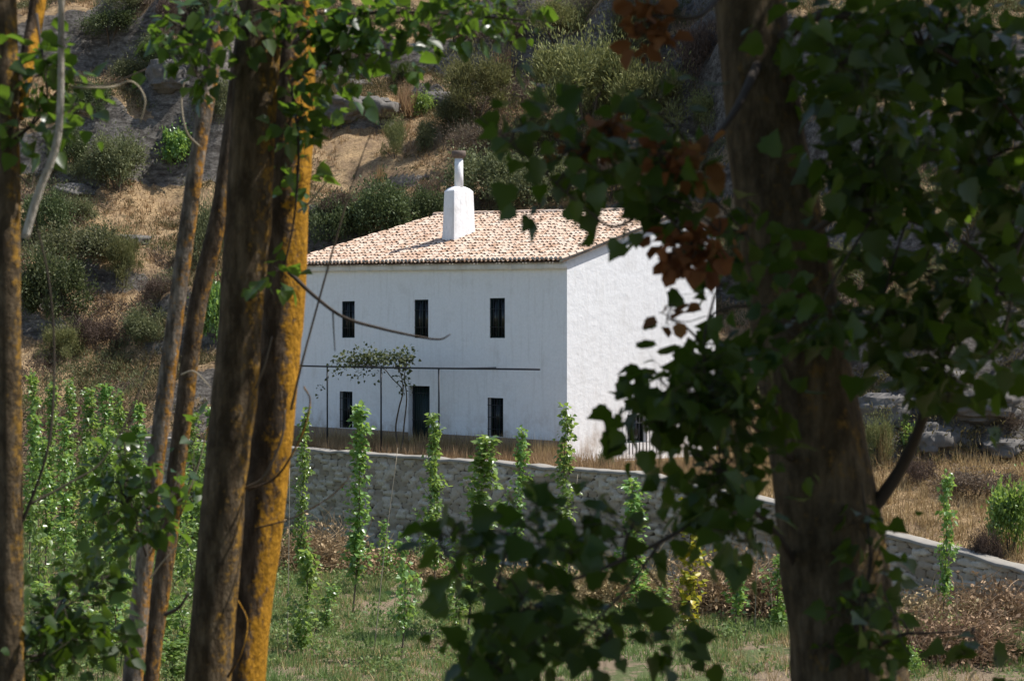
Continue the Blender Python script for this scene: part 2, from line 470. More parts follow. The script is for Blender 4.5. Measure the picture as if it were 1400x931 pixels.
def earth():
    m = Mat('earth')
    v = m.coord('Object')
    rock = m.attr('rock'); grn = m.attr('green'); dry = m.attr('dry')
    a = m.noise(v, .55, 6, .65); b = m.noise(v, 4.5, 6, .7); c3 = m.noise(v, 11, 5, .75)
    soil = m.mix(m.ramp(b, [(.3, 0.0), (.7, 1.0)]), (.22, .15, .095), (.38, .27, .175))
    straw = m.mix(m.ramp(c3, [(.38, 0.0), (.62, 1.0)]), (.35, .23, .12), (.68, .49, .28))
    k = m.math('MULTIPLY', m.ramp(m.math('ADD', a, m.math('MULTIPLY', m.math('SUBTRACT', b, .5), .5)), [(.36, .15), (.56, 1.0)]), dry)
    c = m.mix(k, soil, straw)
    c = m.mix(m.ramp(m.noise(v, 1.9, 5, .7), [(.54, 0.0), (.66, .7)]), c, (.13, .10, .055))
    fld = m.mix(m.ramp(m.math('ADD', a, m.math('MULTIPLY', m.math('SUBTRACT', b, .5), .6)), [(.41, 0.0), (.51, 1.0)]), (.17, .205, .085), (.38, .29, .195))
    c = m.mix(grn, c, fld)
    vr = m.coord('Object', (1, 1, 1.7))
    rn = m.noise(vr, 2.4, 10, .80)
    rk = m.ramp(rn, [(.34, (.075, .066, .058)), (.5, (.20, .182, .16)), (.64, (.36, .33, .29))])
    rs = m.noise(m.coord('Object', (.8, .8, 2.4)), 1.1, 7, .75)
    rk = m.mix(m.ramp(rs, [(.40, .8), (.52, 0.0)]), rk, (.07, .06, .052))
    rf = m.math('ADD', rock, m.math('MULTIPLY', m.math('SUBTRACT', b, .5), .9))
    rf = m.ramp(rf, [(.42, 0.0), (.58, 1.0)])
    c = m.mix(rf, c, rk)
    hb = m.mix(rf, c3, rn)
    nb = m.bump(b, .7, .3); nb = m.bump(hb, .8, .35, nb)
    return m.done(m.pbr(c, .95, nb, spec=.1))
M['earth'] = earth()
M['rock'] = flat_mat('rock', (.13, .12, .108), .95, var=.6, scale=5)

# ------------------------------------------------------------------ the ground: one sheet, fine where it is seen
def axis(parts):
    out = []
    for lo, hi, st in parts: out.append(np.arange(lo, hi, st))
    return np.concatenate(out + [[parts[-1][1]]])
gx = axis([(-260, -60, 20), (-60, -36, 2), (-36, 32, .17), (32, 60, 2), (60, 260, 20)])
gy = axis([(-60, 0, 6), (0, 34, 1.0), (34, 64, .25), (64, 124, .165), (124, 160, .9), (160, 400, 12)])
GX, GY = np.meshgrid(gx, gy)
GZ = terrain(GX, GY)
nx, ny = len(gx), len(gy)
i = np.arange(ny - 1)[:, None] * nx; j = np.arange(nx - 1)[None]
Q = np.stack([i + j, i + j + 1, i + nx + j + 1, i + nx + j], -1).reshape(-1, 4)
mb = MB(); mb.add(np.stack([GX, GY, GZ], -1).reshape(-1, 3), Q)
ground_o = mb.build('ground', M['earth'], smooth=True)
tag(ground_o, 'dry hillside of straw coloured grass and grey rock falling to the field', 'hillside', kind='structure')
dzx = np.gradient(GZ, axis=1) / np.gradient(GX, axis=1); dzy = np.gradient(GZ, axis=0) / np.gradient(GY, axis=0)
slope = np.sqrt(dzx ** 2 + dzy ** 2)
GA, GB = ab(GX, GY)
rock = sstep(slope, 1.35, 2.2)
oc = sstep(GA, 9, 12) * sstep(GB - np.interp(GA, BBA, BBV), -.6, .4) * (1 - sstep(GB - np.interp(GA, BBA, BBV), 6, 9))
rock = np.clip(np.maximum(rock, .85 * oc) + .25 * fbm(GX / 3, GY / 3, octs=3, seed=81), 0, 1)
green = (1 - sstep(GB, WALL_B - .6, WALL_B + .2)) * (1 - sstep(GA, -24, -30) * sstep(GB, -14, -9))
green = np.where(GA < -22, 1 - sstep(GB, -9, -5), green)
dry = np.clip(1.35 - .40 * slope, 0, 1)
for nm, val in (('rock', rock), ('green', green), ('dry', dry)):
    at = ground_o.data.attributes.new(nm, 'FLOAT', 'POINT')
    at.data.foreach_set('value', val.astype(np.float32).ravel())

# ------------------------------------------------------------------ house
ZF = CZ - 4.12
house = empty('house', (CX, CY, ZF), -TH)
tag(house, 'white two storey farmhouse with pale pink tiled roof and barred windows', 'house')
LEN, DEP = 14.6, 7.2
def hz(z): return z + CZ - ZF       # height above the house base of a height given relative to the eye
def eave(a): return hz(2.36 + .018 * -a)
def ridge(a): return hz(4.17 + .032 * -a)
RB = 5.37
def openings_wall(mb, xs, tops, holes, dep, to3, zmax):
    """flat wall as a grid of panels that leaves the openings out, with reveals going in by dep"""
    xb = sorted(set([xs[0], xs[1]] + [h[0] for h in holes] + [h[1] for h in holes]))
    zb = sorted(set([0.0] + [h[2] for h in holes] + [h[3] for h in holes]))
    for x0, x1 in zip(xb[:-1], xb[1:]):
        for k, z0 in enumerate(zb):
            top = k == len(zb) - 1
            z1 = None if top else zb[k + 1]
            if not top and any(h[0] < (x0 + x1) / 2 < h[1] and h[2] < (z0 + z1) / 2 < h[3] for h in holes): continue
            za, zc = (tops(x0), tops(x1)) if top else (z1, z1)
            mb.add([to3(x0, 0, z0), to3(x1, 0, z0), to3(x1, 0, zc), to3(x0, 0, za)], [(0, 1, 2, 3)])
    for (x0, x1, z0, z1, d) in holes:
        c = [(x0, z0), (x1, z0), (x1, z1), (x0, z1)]
        for (p, q) in zip(c, c[1:] + c[:1]):
            mb.add([to3(p[0], 0, p[1]), to3(p[0], d, p[1]), to3(q[0], d, q[1]), to3(q[0], 0, q[1])], [(0, 1, 2, 3)])
        mb.add([to3(x0, d, z0), to3(x1, d, z0), to3(x1, d, z1), to3(x0, d, z1)], [(0, 1, 2, 3)])
up = [(-.5 * .74 - u, .5 * .74 - u, hz(-.10), hz(1.22), .09) for u in (3.28, 7.16, 11.24)]
lowr = [(-4.02 + .26, -3.25 + .26, hz(-3.36), hz(-2.08), .22), (-11.95 + .2, -11.2 + .2, hz(-3.36), hz(-2.04), .22)]
doorh = (-7.86, -6.72, hz(-4.04), hz(-1.76), .28)
mb = MB()
ident = lambda x, d, z: (x, d, z)
openings_wall(mb, (-LEN, 0), lambda x: eave(x) + .02, up + lowr + [doorh], .1, ident, None)
side = lambda x, d, z: (-d, x, z)
whole = (2.78, 3.72, hz(-3.55), hz(-2.62), .2)
def gable(w): return float(np.interp(w, [0, RB, DEP], [eave(0) + .02, ridge(0) - .1, ridge(0) - .75]))
openings_wall(mb, (0, DEP), lambda w: gable(w), [whole, (RB - .001, RB + .001, .3, .302, .001)], .2, side, None)
mb.add([(-LEN, DEP, 0), (0, DEP, 0), (0, DEP, gable(DEP)), (-LEN, DEP, gable(DEP))], [(3, 2, 1, 0)])
mb.add([(-LEN, 0, 0), (-LEN, DEP, 0), (-LEN, DEP, gable(DEP)), (-LEN, 0, eave(-LEN))], [(3, 2, 1, 0)])
wall_o = mb.build('wall', M['plaster'], house)
# foundations and brown painted band
mb = MB()
band = hz(-3.38)
for x0, x1 in ((-LEN - .02, doorh[0]), (doorh[1], -.0)):
    mb.box((x0, -.035, -.9), (x1, -.002, band + (0 if x1 > -1 else -.0)))
mb.box((-LEN, -.03, -.9), (.02, .3, -.002)); mb.box((-.02, .3, -.9), (.03, DEP, -.002))
mb.build('plinth', M['plinth'], house)
# cornice under the eave
mb = MB()
for k in range(12):
    x0 = -LEN + k * LEN / 12; x1 = x0 + LEN / 12
    e0, e1 = eave(x0), eave(x1)
    for (d, lo, hi) in ((.16, -.26, -.03),):
        mb.add([(x0, -d, e0 + lo), (x1, -d, e1 + lo), (x1, 0, e1 + lo), (x0, 0, e0 + lo), (x0, -d, e0 + hi), (x1, -d, e1 + hi), (x1, 0, e1 + hi), (x0, 0, e0 + hi)],
               [(0, 3, 2, 1), (4, 5, 6, 7), (0, 1, 5, 4), (1, 2, 6, 5), (3, 0, 4, 7)])
mb.build('cornice', M['plaster'], house)
# roof: bed, barrel tiles, ridge, verge
OV = .34
XR, XL0, XL1 = .16, -LEN - .35, -12.6
def roof_z(x, y): 
    t = (y + OV) / (RB + OV)
    return eave(x) * (1 - t) + ridge(x) * t
mb = MB()
ncol = 8
for k in range(ncol):
    def row(t, s):
        xl = XL0 + (XL1 - XL0) * t
        x = xl + (XR - xl) * s; y = -OV + (RB + OV) * t
        return (x, y, roof_z(x, y) + .02)
    mb.add([row(0, k / ncol), row(0, (k + 1) / ncol), row(1, (k + 1) / ncol), row(1, k / ncol)], [(0, 1, 2, 3)])
    mb.add([(p[0], p[1], p[2] - .07) for p in (row(0, k / ncol), row(0, (k + 1) / ncol), row(1, (k + 1) / ncol), row(1, k / ncol))], [(3, 2, 1, 0)])
mb.add([(XL1, RB, ridge(XL1) + .02), (XR, RB, ridge(0) + .02), (XR, DEP + .3, ridge(0) - .8), (XL0, DEP + .3, ridge(0) - .8)], [(0, 1, 2, 3)])
mb.add([(XL0, -OV, eave(XL0)), (XL1, RB, ridge(XL1) + .02), (XL0, DEP + .3, ridge(0) - .8)], [(0, 1, 2)])
roof_o = mb.build('roof', M['under_tile'], house)
r = rng(5)
mb = MB()
PITCH, ROW = .212, .31
nr = int((RB + OV) / ROW) + 1
def barrel(x, y, x2, y2, r0, r1, lift0, lift1, seg=6, flip=False):
    a = np.linspace(0, math.pi, seg + 1)
    z0, z1 = roof_z(x, y), roof_z(x2, y2)
    sgn = -1 if flip else 1
    A = np.stack([x + r0 * np.cos(a), np.full(seg + 1, y), z0 + lift0 + sgn * r0 * .85 * np.sin(a)], -1)
    B = np.stack([x2 + r1 * np.cos(a), np.full(seg + 1, y2), z1 + lift1 + sgn * r1 * .85 * np.sin(a)], -1)
    k = np.arange(seg)
    mb.add(np.vstack([A, B]), np.stack([k, k + 1, k + seg + 2, k + seg + 1], -1))
for c in range(int((XR - XL0) / PITCH) + 1):
    x = XR - .06 - c * PITCH
    co = r.uniform(-.05, .05)
    for q in range(nr):
        y0 = -OV - .05 + q * ROW + (co if q else 0); y1 = min(y0 + ROW + .07, RB + .04)
        if y0 > RB - .05: continue
        xe = XL0 + (XL1 - XL0) * (y1 + OV) / (RB + OV)
        if x < xe + .05: continue
        jx, jy, jz = r.normal(0, .010), r.normal(0, .018), r.normal(0, .006)
        barrel(x + jx, y0 + jy, x + jx + r.normal(0, .006), y1 + jy, .088, .070, .068 + jz, .045 + jz)
        if x - PITCH / 2 > xe + .05:
            barrel(x - PITCH / 2 + jx * .5, y0 - .02, x - PITCH / 2, y1 - .02, .078, .09, .092, .074, 4, True)
mb.build('roof_tiles', M['tile'], roof_o, smooth=True)
mb = MB()
xs = np.arange(XL1 - .1, XR + .05, .38)
for x in xs:
    z = ridge(x) + .05 + r.normal(0, .008)
    a = np.linspace(-.25, math.pi + .25, 8)
    for rr, off in ((.125, 0),):
        A = np.stack([np.full(8, x), RB + .13 * np.cos(a), z + .11 * np.sin(a)], -1)
        B = np.stack([np.full(8, x + .42), RB + .115 * np.cos(a), z + .014 + .095 * np.sin(a)], -1)
        k = np.arange(7)
        mb.add(np.vstack([A, B]), np.stack([k + 1, k, k + 8, k + 9], -1))
mb.build('ridge_tiles', M['tile'], roof_o, smooth=True)
mb = MB()   # pale mortar under the verge and in the tile ends at the eave
for q in range(12):
    y0 = -OV + q * (RB + OV) / 12; y1 = y0 + (RB + OV) / 12
    x0, x1 = .012, XR - .03
    V = [(xx, yy, roof_z(0, yy) + dz) for yy in (y0, y1) for xx, dz in ((x0, -.09), (x1, -.02), (x1, .04), (x0, .04))]
    mb.add(V, [(0, 1, 5, 4), (1, 2, 6, 5), (2, 3, 7, 6), (3, 2, 1, 0), (4, 5, 6, 7), (0, 4, 7, 3)])
mb.build('verge', M['mortar'], roof_o)
mb = MB()
a = np.linspace(0, math.pi, 7)
for c in range(int((XR - XL0) / PITCH) + 1):
    x = XR - .06 - c * PITCH
    if x < XL0 + .1: continue
    z = roof_z(x, -OV) + .06
    V = [(x + .085 * math.cos(t), -OV - .056, z + .072 * math.sin(t)) for t in a]
    mb.add(V, [tuple(range(7))])
mb.build('tile_mortar', M['mortar'], roof_o)

# chimney (its own thing would be wrong: it moves with the house) stands on the roof
ca = a_at_px(618, 2.0)
cy0, cy1 = 1.95, 2.95
ca = a_at_px(621, 2.2); chw = .30
zc = roof_z(ca, 2.0)
top = hz(0) - hz(0) + (z_at(262, ca, 2.4) - ZF)
mb = MB()
def ring(x0, x1, y0, y1, z): return [(x0, y0, z), (x1, y0, z), (x1, y1, z), (x0, y1, z)]
prof = [(chw + .05, .54, zc - .35), (chw + .01, .50, zc + .5), (chw - .03, .46, top), (chw - .10, .36, top + .10), (chw - .20, .22, top + .17)]
V = []
cm = 2.42
for hx, hy, z in prof: V += ring(ca - hx, ca + hx, cm - hy, cm + hy, z)
Fq = []
for k in range(len(prof) - 1):
    for e in range(4): Fq.append((4 * k + e, 4 * k + (e + 1) % 4, 4 * k + 4 + (e + 1) % 4, 4 * k + 4 + e))
Fq.append(tuple(range(len(V) - 4, len(V))))
mb.add(V, Fq)
chim = mb.build('chimney', M['old_plaster'], roof_o)
bv = chim.modifiers.new('bevel', 'BEVEL'); bv.width = .014; bv.segments = 3; bv.limit_method = 'ANGLE'
ptop = z_at(216, ca, cm) - ZF
MB().tube([(ca, cm, top + .1), (ca, cm, (top + ptop) / 2), (ca, cm, ptop)], [.165, .155, .15], 14).build('flue', M['old_plaster'], chim, True)
mb = MB()
mb.tube([(ca, cm, ptop - .02), (ca, cm, ptop + .06), (ca, cm, ptop + .14), (ca, cm, ptop + .24)], [.19, .24, .255, .245], 16)
mb.build('chimney_cap', M['terracotta'], chim)

def window(x0, x1, z0, z1, dep, bars, cross, to3=ident, proud=.0, name='window', wide=None):
    root = empty(name, (0, 0, 0)); root.parent = house
    def bx(mb, a, b):
        p, q = to3(*a), to3(*b)
        mb.box(tuple(min(u, v) for u, v in zip(p, q)), tuple(max(u, v) for u, v in zip(p, q)))
    mb = MB(); t = .05
    bx(mb, (x0, dep - .05, z0), (x0 + t, dep - .004, z1)); bx(mb, (x1 - t, dep - .05, z0), (x1, dep - .004, z1))
    bx(mb, (x0 + t, dep - .05, z0), (x1 - t, dep - .004, z0 + t)); bx(mb, (x0 + t, dep - .05, z1 - t), (x1 - t, dep - .004, z1))
    xm = (x0 + x1) / 2
    bx(mb, (xm - .025, dep - .045, z0 + t), (xm + .025, dep - .006, z1 - t))
    mb.build('frame', M['green_paint'], root)
    mb = MB(); bx(mb, (x0 + t, dep - .022, z0 + t), (xm - .025, dep - .010, z1 - t)); bx(mb, (xm + .025, dep - .022, z0 + t), (x1 - t, dep - .010, z1 - t))
    mb.build('pane', M['glass'], root)
    mb = MB(); g = -proud
    gx0, gx1 = (x0, x1) if wide is None else wide
    gz0, gz1 = (z0, z1) if wide is None else (z0 - .35, z1 + .12)
    for k in range(bars):
        x = gx0 + .03 + (gx1 - gx0 - .06) * k / (bars - 1)
        mb.tube([to3(x, g + .02, gz0), to3(x, g + .02, gz1)], .013, 5)
    for k in range(cross):
        z = gz0 + (gz1 - gz0) * (k + .6) / (cross + .2)
        mb.tube([to3(gx0, g + .008, z), to3(gx1, g + .008, z)], .010, 5)
        if proud:
            for x in (gx0, gx1): mb.tube([to3(x, g + .008, z), to3(x, 0, z)], .010, 5)
    mb.build('grille', M['iron'], root)
    return root
for h in up: window(*h, 6, 2)
for h in lowr: window(*h, 6, 3)
window(*whole, 9, 2, side, .22, 'window', (2.62, 4.0))
# door with iron screen
droot = empty('door'); droot.parent = house
x0, x1, z0, z1, dp = doorh
mb = MB(); mb.box((x0 + .06, dp - .06, z0), (x1 - .06, dp - .004, z1 - .06))
mb.build('leaf', M['green_paint'], droot)
mb = MB(); mb.box((x0, dp - .09, z0), (x0 + .06, dp - .003, z1)); mb.box((x1 - .06, dp - .09, z0), (x1, dp - .003, z1)); mb.box((x0 + .06, dp - .09, z1 - .06), (x1 - .06, dp - .003, z1))
mb.build('door_frame', M['iron'], droot)
mb = MB()
for k in range(9): mb.tube([(x0 + .14 + k * .108, .16, z0), (x0 + .14 + k * .108, .16, z1 - .02)], .010, 5)
for z in (z0 + .3, z0 + 1.1, z1 - .25): mb.tube([(x0 + .02, .15, z), (x1 - .02, .15, z)], .012, 5)
mb.build('screen', M['iron'], droot)

# ------------------------------------------------------------------ pergola and its vine
PB = -2.5
def on_b(px, py, b):
    a = a_at_px(px, b); x, y = xy(a, b)
    return np.array((x, y, CZ - (py - HY) / F * y))
perg = empty('pergola', tuple(on_b(521, 612, PB)[:2]) + (ZF,))
tag(perg, 'thin dark iron pergola frame standing in front of the white facade', 'pergola')
base = np.array(perg.location)
bar = spline([on_b(384, 499.5, PB) - base, on_b(521, 502.5, PB) - base, on_b(738, 505, PB) - base], 4)
MB().tube(bar, .030, 6).build('top_bar', M['iron'], perg)
for px_, py_ in ((384, 499.5), (447.5, 501), (521, 502.5), (600, 503.7)):
    p = on_b(px_, py_, PB) - base
    MB().tube([p + (0, 0, -.02), (p[0], p[1], -.15)], .028, 6).build('post', M['iron'], perg)
for px_, py_ in ((447.5, 501), (600, 503.7)):
    p = on_b(px_, py_, PB) - base
    q = p + np.array((BX[0], BX[1], 0)) * (-PB + .02)
    MB().tube([p, q], .016, 5).build('cross_bar', M['iron'], perg)

def stems_leaves(r, mb, pts, n, spread, size, mi=1, tpl=DELTA, droop=.3, flat=1.0):
    """n leaves around the polyline pts"""
    p = np.asarray(pts, float)
    L = np.concatenate([[0], np.cumsum(np.linalg.norm(np.diff(p, axis=0), axis=1))])
    s = r.random(n) * L[-1]
    c = np.stack([np.interp(s, L, p[:, k]) for k in range(3)], -1)
    o = r.normal(0, 1, (n, 3)) * spread
    o[:, 2] *= flat
    d = unit(o + r.normal(0, .3, (n, 3)) * spread) + np.array((0, 0, -droop))
    scatter(mb, tpl, c + o, d, unit(r.normal(0, .7, (n, 3)) + np.array((0, -.2, .8))), size * r.uniform(.6, 1.25, n), mi)

vb = xy(a_at_px(549, -1.2), -1.2)
vine = empty('climbing_vine', (vb[0], vb[1], gz(*vb)))
tag(vine, 'leafy green vine climbing over the iron pergola beside the door', 'vine')
r = rng(8); vo = np.array(vine.location)
mb = MB()
def onb(px, py, b): return on_b(px, py, b) - vo
stem1 = spline([(0, 0, -.1), onb(541, 590, -1.2), onb(545, 560, -1.3), onb(551, 535, -1.6), onb(548, 512, -2.2), onb(540, 499, -2.5)], 5)
stem2 = spline([(0, 0, -.1), onb(552, 585, -1.1), onb(556, 545, -1.3), onb(553, 515, -1.8), onb(556, 498, -2.4)], 5)
stem3 = spline([onb(549, 530, -1.4), onb(535, 516, -1.9), onb(522, 503, -2.4), onb(490, 498, -2.5), onb(455, 492, -2.5)], 5)
for st, w in ((stem1, .035), (stem2, .03), (stem3, .018)): mb.tube(st, np.linspace(w, .012, len(st)), 6, wob=.2)
mb.build('vine_stem', M['twig'], vine, True)
mb = MB()
stems_leaves(r, mb, spline([onb(470, 495, -2.5), onb(500, 490, -2.3), onb(530, 489, -2.3), onb(558, 487, -2.2)], 4), 800, .20, .105, 0, DELTA, .2, .55)
stems_leaves(r, mb, [onb(553, 481, -2.2), onb(557, 500, -2.2)], 80, .13, .11, 0)
stems_leaves(r, mb, spline([onb(450, 497, -2.5), onb(470, 489, -2.4), onb(497, 478, -2.4), onb(515, 480, -2.3)], 4), 90, .13, .10, 0)
stems_leaves(r, mb, spline([onb(470, 505, -2.3), onb(445, 520, -2.3), onb(432, 548, -2.3)], 4), 26, .08, .11, 0)
stems_leaves(r, mb, [onb(549, 500, -2), onb(553, 532, -1.5)], 70, .12, .12, 0)
stems_leaves(r, mb, [onb(520, 506, -2), onb(470, 512, -2)], 50, .16, .11, 0)
mb.build('foliage', M['shrub_dark'], vine)

# ------------------------------------------------------------------ stone retaining wall along the terrace
stone_wall = empty('stone_wall', (*xy(0, WALL_B), CZ - 6.8))
tag(stone_wall, 'grey rubble stone retaining wall with pale coping below the white house', 'wall')
stone_wall.rotation_euler = (0, 0, -TH)
W0, W1 = -21.0, 20.5
us = np.arange(W0, W1 + .001, .06); vs = np.linspace(0, 1, 62)
U, Vv = np.meshgrid(us, vs)
topz = wall_top(U) - (CZ - 6.8) - .10 + .04 * fbm(U / 1.1, U * 0, octs=3, seed=90)
Z = -.5 + (topz + .5) * Vv
# jittered courses of rubble: nearest and second nearest stone centre
sw, sh = .46, .17
cu, cv = np.floor(U / sw), np.floor(Z / sh)
d1 = np.full(U.shape, 9.0); d2 = np.full(U.shape, 9.0); idr = np.zeros(U.shape)
for du in (-1, 0, 1, 2):
    for dv in (-1, 0, 1):
        iu, iv = cu + du - 0, cv + dv
        jx = _hash(iu, iv, iu * 0, 7); jy = _hash(iu, iv, iu * 0, 8)
        sx = (iu + .15 + .7 * jx + .5 * (iv % 2)) * sw; sz = (iv + .2 + .6 * jy) * sh
        d = np.maximum(np.abs(U - sx) / sw, np.abs(Z - sz) / sh) * .75 + .25 * np.sqrt(((U - sx) / sw) ** 2 + ((Z - sz) / sh) ** 2)
        hid = _hash(iu, iv, iu * 0, 9)
        nearer = d < d1
        d2 = np.where(nearer, d1, np.minimum(d2, d)); idr = np.where(nearer, hid, idr); d1 = np.where(nearer, d, d1)
edge = d2 - d1
off = -.075 * sstep(edge, .0, .18) - .07 * (idr - .5) * sstep(edge, 0, .15) - .05 * fbm(U / 1.7, Z / 1.2, octs=3, seed=95) + .10 * (Vv - .5)
m_, n_ = U.shape
i = np.arange(m_ - 1)[:, None] * n_; j = np.arange(n_ - 1)[None]
Q = np.stack([i + j, i + j + 1, i + n_ + j + 1, i + n_ + j], -1).reshape(-1, 4)
mb = MB(); mb.add(np.stack([U, off, Z], -1).reshape(-1, 3), Q)
nfront = mb.n
t0, t1 = float(topz[-1, 0]), float(topz[-1, -1])
mb.add([(W1, off[0, -1], -.5), (W1, .5, -.5), (W1, .5, t1), (W1, off[-1, -1], t1)], [(0, 1, 2, 3)])
mb.add([(W0, off[0, 0], -.5), (W0, .5, -.5), (W0, .5, t0), (W0, off[-1, 0], t0)], [(3, 2, 1, 0)])
wo = mb.build('stonework', M['stone'], stone_wall, True)
for nm, val, fill in (('stone', idr, .5), ('edge', edge, .3)):
    at = wo.data.attributes.new(nm, 'FLOAT', 'POINT')
    at.data.foreach_set('value', np.concatenate([val.ravel(), np.full(mb.n - nfront, fill)]).astype(np.float32))
mb = MB()
uc = np.arange(W0, W1 + .001, .22)
zt = wall_top(uc) - (CZ - 6.8) - .10 + .04 * fbm(uc / 1.1, uc * 0, octs=3, seed=90)
jn = .035 * fbm(uc / .5, uc * 0 + 3, octs=3, seed=97)
sec = [(-.075, -.03), (-.085, .03), (-.06, .055), (.3, .065), (.52, .04), (.52, -.3)]
V = np.array([[(u, s[0] + jn[k] * .8, zt[k] + s[1] + jn[k]) for s in sec] for k, u in enumerate(uc)])
k = len(sec); n_ = len(uc)
i = np.arange(n_ - 1)[:, None] * k; j = np.arange(k - 1)[None]
mb.add(V.reshape(-1, 3), np.stack([i + j, i + k + j, i + k + j + 1, i + j + 1], -1).reshape(-1, 4))
mb.build('coping', M['coping'], stone_wall, True)

# ------------------------------------------------------------------ vegetation on the hill
def shrub_mesh(seed, mat, n=2200, leaf=.14, w=1.0, h=1.0, tall=False, lean=0, lobes=22, tpl=RHOMB, upright=.2, stems=5):
    """one shrub about 2 m across as a root-less pair of meshes (foliage, stems)"""
    r = rng(seed); mb = MB()
    cen = []
    for k in range(lobes):
        t = r.random() ** .7
        ang = r.uniform(0, 2 * math.pi)
        rad = .86 * w * math.sqrt(r.random()) * (1 - .35 * t)
        cen.append((rad * math.cos(ang), rad * math.sin(ang), h * (.25 + .62 * t), .10 + .26 * r.random()))
    cen = np.array(cen)
    idx = r.integers(0, lobes, n)
    d = unit(r.normal(0, 1, (n, 3)))
    rad = cen[idx, 3] * r.random(n) ** .33 * (1 + .55 * fbm(d[:, 0] * 3 + idx, d[:, 1] * 3, d[:, 2] * 3, octs=2, seed=seed))
    p = cen[idx, :3] + d * rad[:, None] * np.array((w, w, h))
    p[:, 2] = np.maximum(p[:, 2], .02 + .1 * r.random(n))
    k = n // 3   # sprigs that leave the mass
    p[:k] += (d[:k] * np.array((.7, .7, .5)) + np.array((0, 0, .35 * upright))) * (r.random(k) ** 2 * .60)[:, None]
    dr = unit(d + r.normal(0, .6, (n, 3)) + np.array((0, 0, upright)))
    ls = leaf * r.uniform(.5, 1.6, n)
    scatter(mb, tpl, p, dr, unit(d * .6 + r.normal(0, .6, (n, 3)) + np.array((0, 0, .3))), ls, 0, ls * (.75 if upright < .5 else .42))
    fo = mb.build('foliage', mat)
    mb = MB()
    for k in range(stems):
        c = cen[k % lobes]
        mb.tube(spline([(r.normal(0, .06), r.normal(0, .06), -.25), (c[0] * .4, c[1] * .4, c[2] * .45), tuple(c[:3])], 3), np.linspace(.035, .012, 7)[:7], 5)
    so = mb.build('stems', M['twig'])
    return fo, so
def tuft_mesh(seed, mat, n=150, ln=.9, spread=.8, wd=.022):
    r = rng(seed); mb = MB()
    ang = r.uniform(0, 2 * math.pi, n); tilt = np.abs(r.normal(0, spread * .55, n))
    d = np.stack([np.cos(ang) * np.sin(tilt), np.sin(ang) * np.sin(tilt), np.cos(tilt)], -1)
    p = r.normal(0, .10, (n, 3)); p[:, 2] = -.03
    nn = np.stack([-np.cos(ang) * np.cos(tilt), -np.sin(ang) * np.cos(tilt), np.sin(tilt) + .2], -1)
    scatter(mb, BLADE, p, d, -nn, ln * r.uniform(.5, 1.1, n), 0, wd)
    return mb.build('blades', mat)
PROTO = {}
for kind, specs in {
    'round': [(1, 'shrub_green', dict(n=10400, leaf=0.055)), (2, 'shrub_green', dict(n=10400, leaf=0.055, w=1.15, h=.85, lobes=26))],
    'dark': [(3, 'shrub_dark', dict(n=11200, leaf=0.059, lobes=26)), (4, 'shrub_dark', dict(n=10400, leaf=0.059, w=1.2, h=.9))],
    'broom': [(5, 'shrub_broom', dict(n=12000, leaf=0.067, h=1.15, upright=1.3, lobes=26)), (6, 'shrub_broom', dict(n=11200, leaf=0.067, w=1.1, h=1.0, upright=1.2, lobes=24))],
    'dry': [(7, 'shrub_dry', dict(n=8800, leaf=0.063, upright=.9, lobes=24)), (8, 'shrub_dry', dict(n=8000, leaf=0.063, w=1.2, h=.75, upright=.7))],
    'bush': [(9, 'sapling_leaf', dict(n=3000, leaf=0.090, tpl=DELTA)), (10, 'sapling_leaf', dict(n=3000, leaf=0.090, tpl=DELTA, h=1.2))],
}.items():
    PROTO[kind] = [shrub_mesh(s, M[m], **kw) for s, m, kw in specs]
PROTO['tuft'] = [(tuft_mesh(20, M['straw']), None), (tuft_mesh(21, M['straw'], 130, 1.0, .95), None)]
for lst in PROTO.values():
    for pair in lst:
        for o in pair:
            if o: COL.objects.unlink(o)
def plant(kind, var, loc, size, hgt, rz, label, cat, name, group=None):
    e = empty(name, loc, rz); e.scale = (size, size, hgt)
    tag(e, label, cat, group)
    for o in PROTO[kind][var % len(PROTO[kind])]:
        if o is None: continue
        c = o.copy(); COL.objects.link(c); c.parent = e
    return e
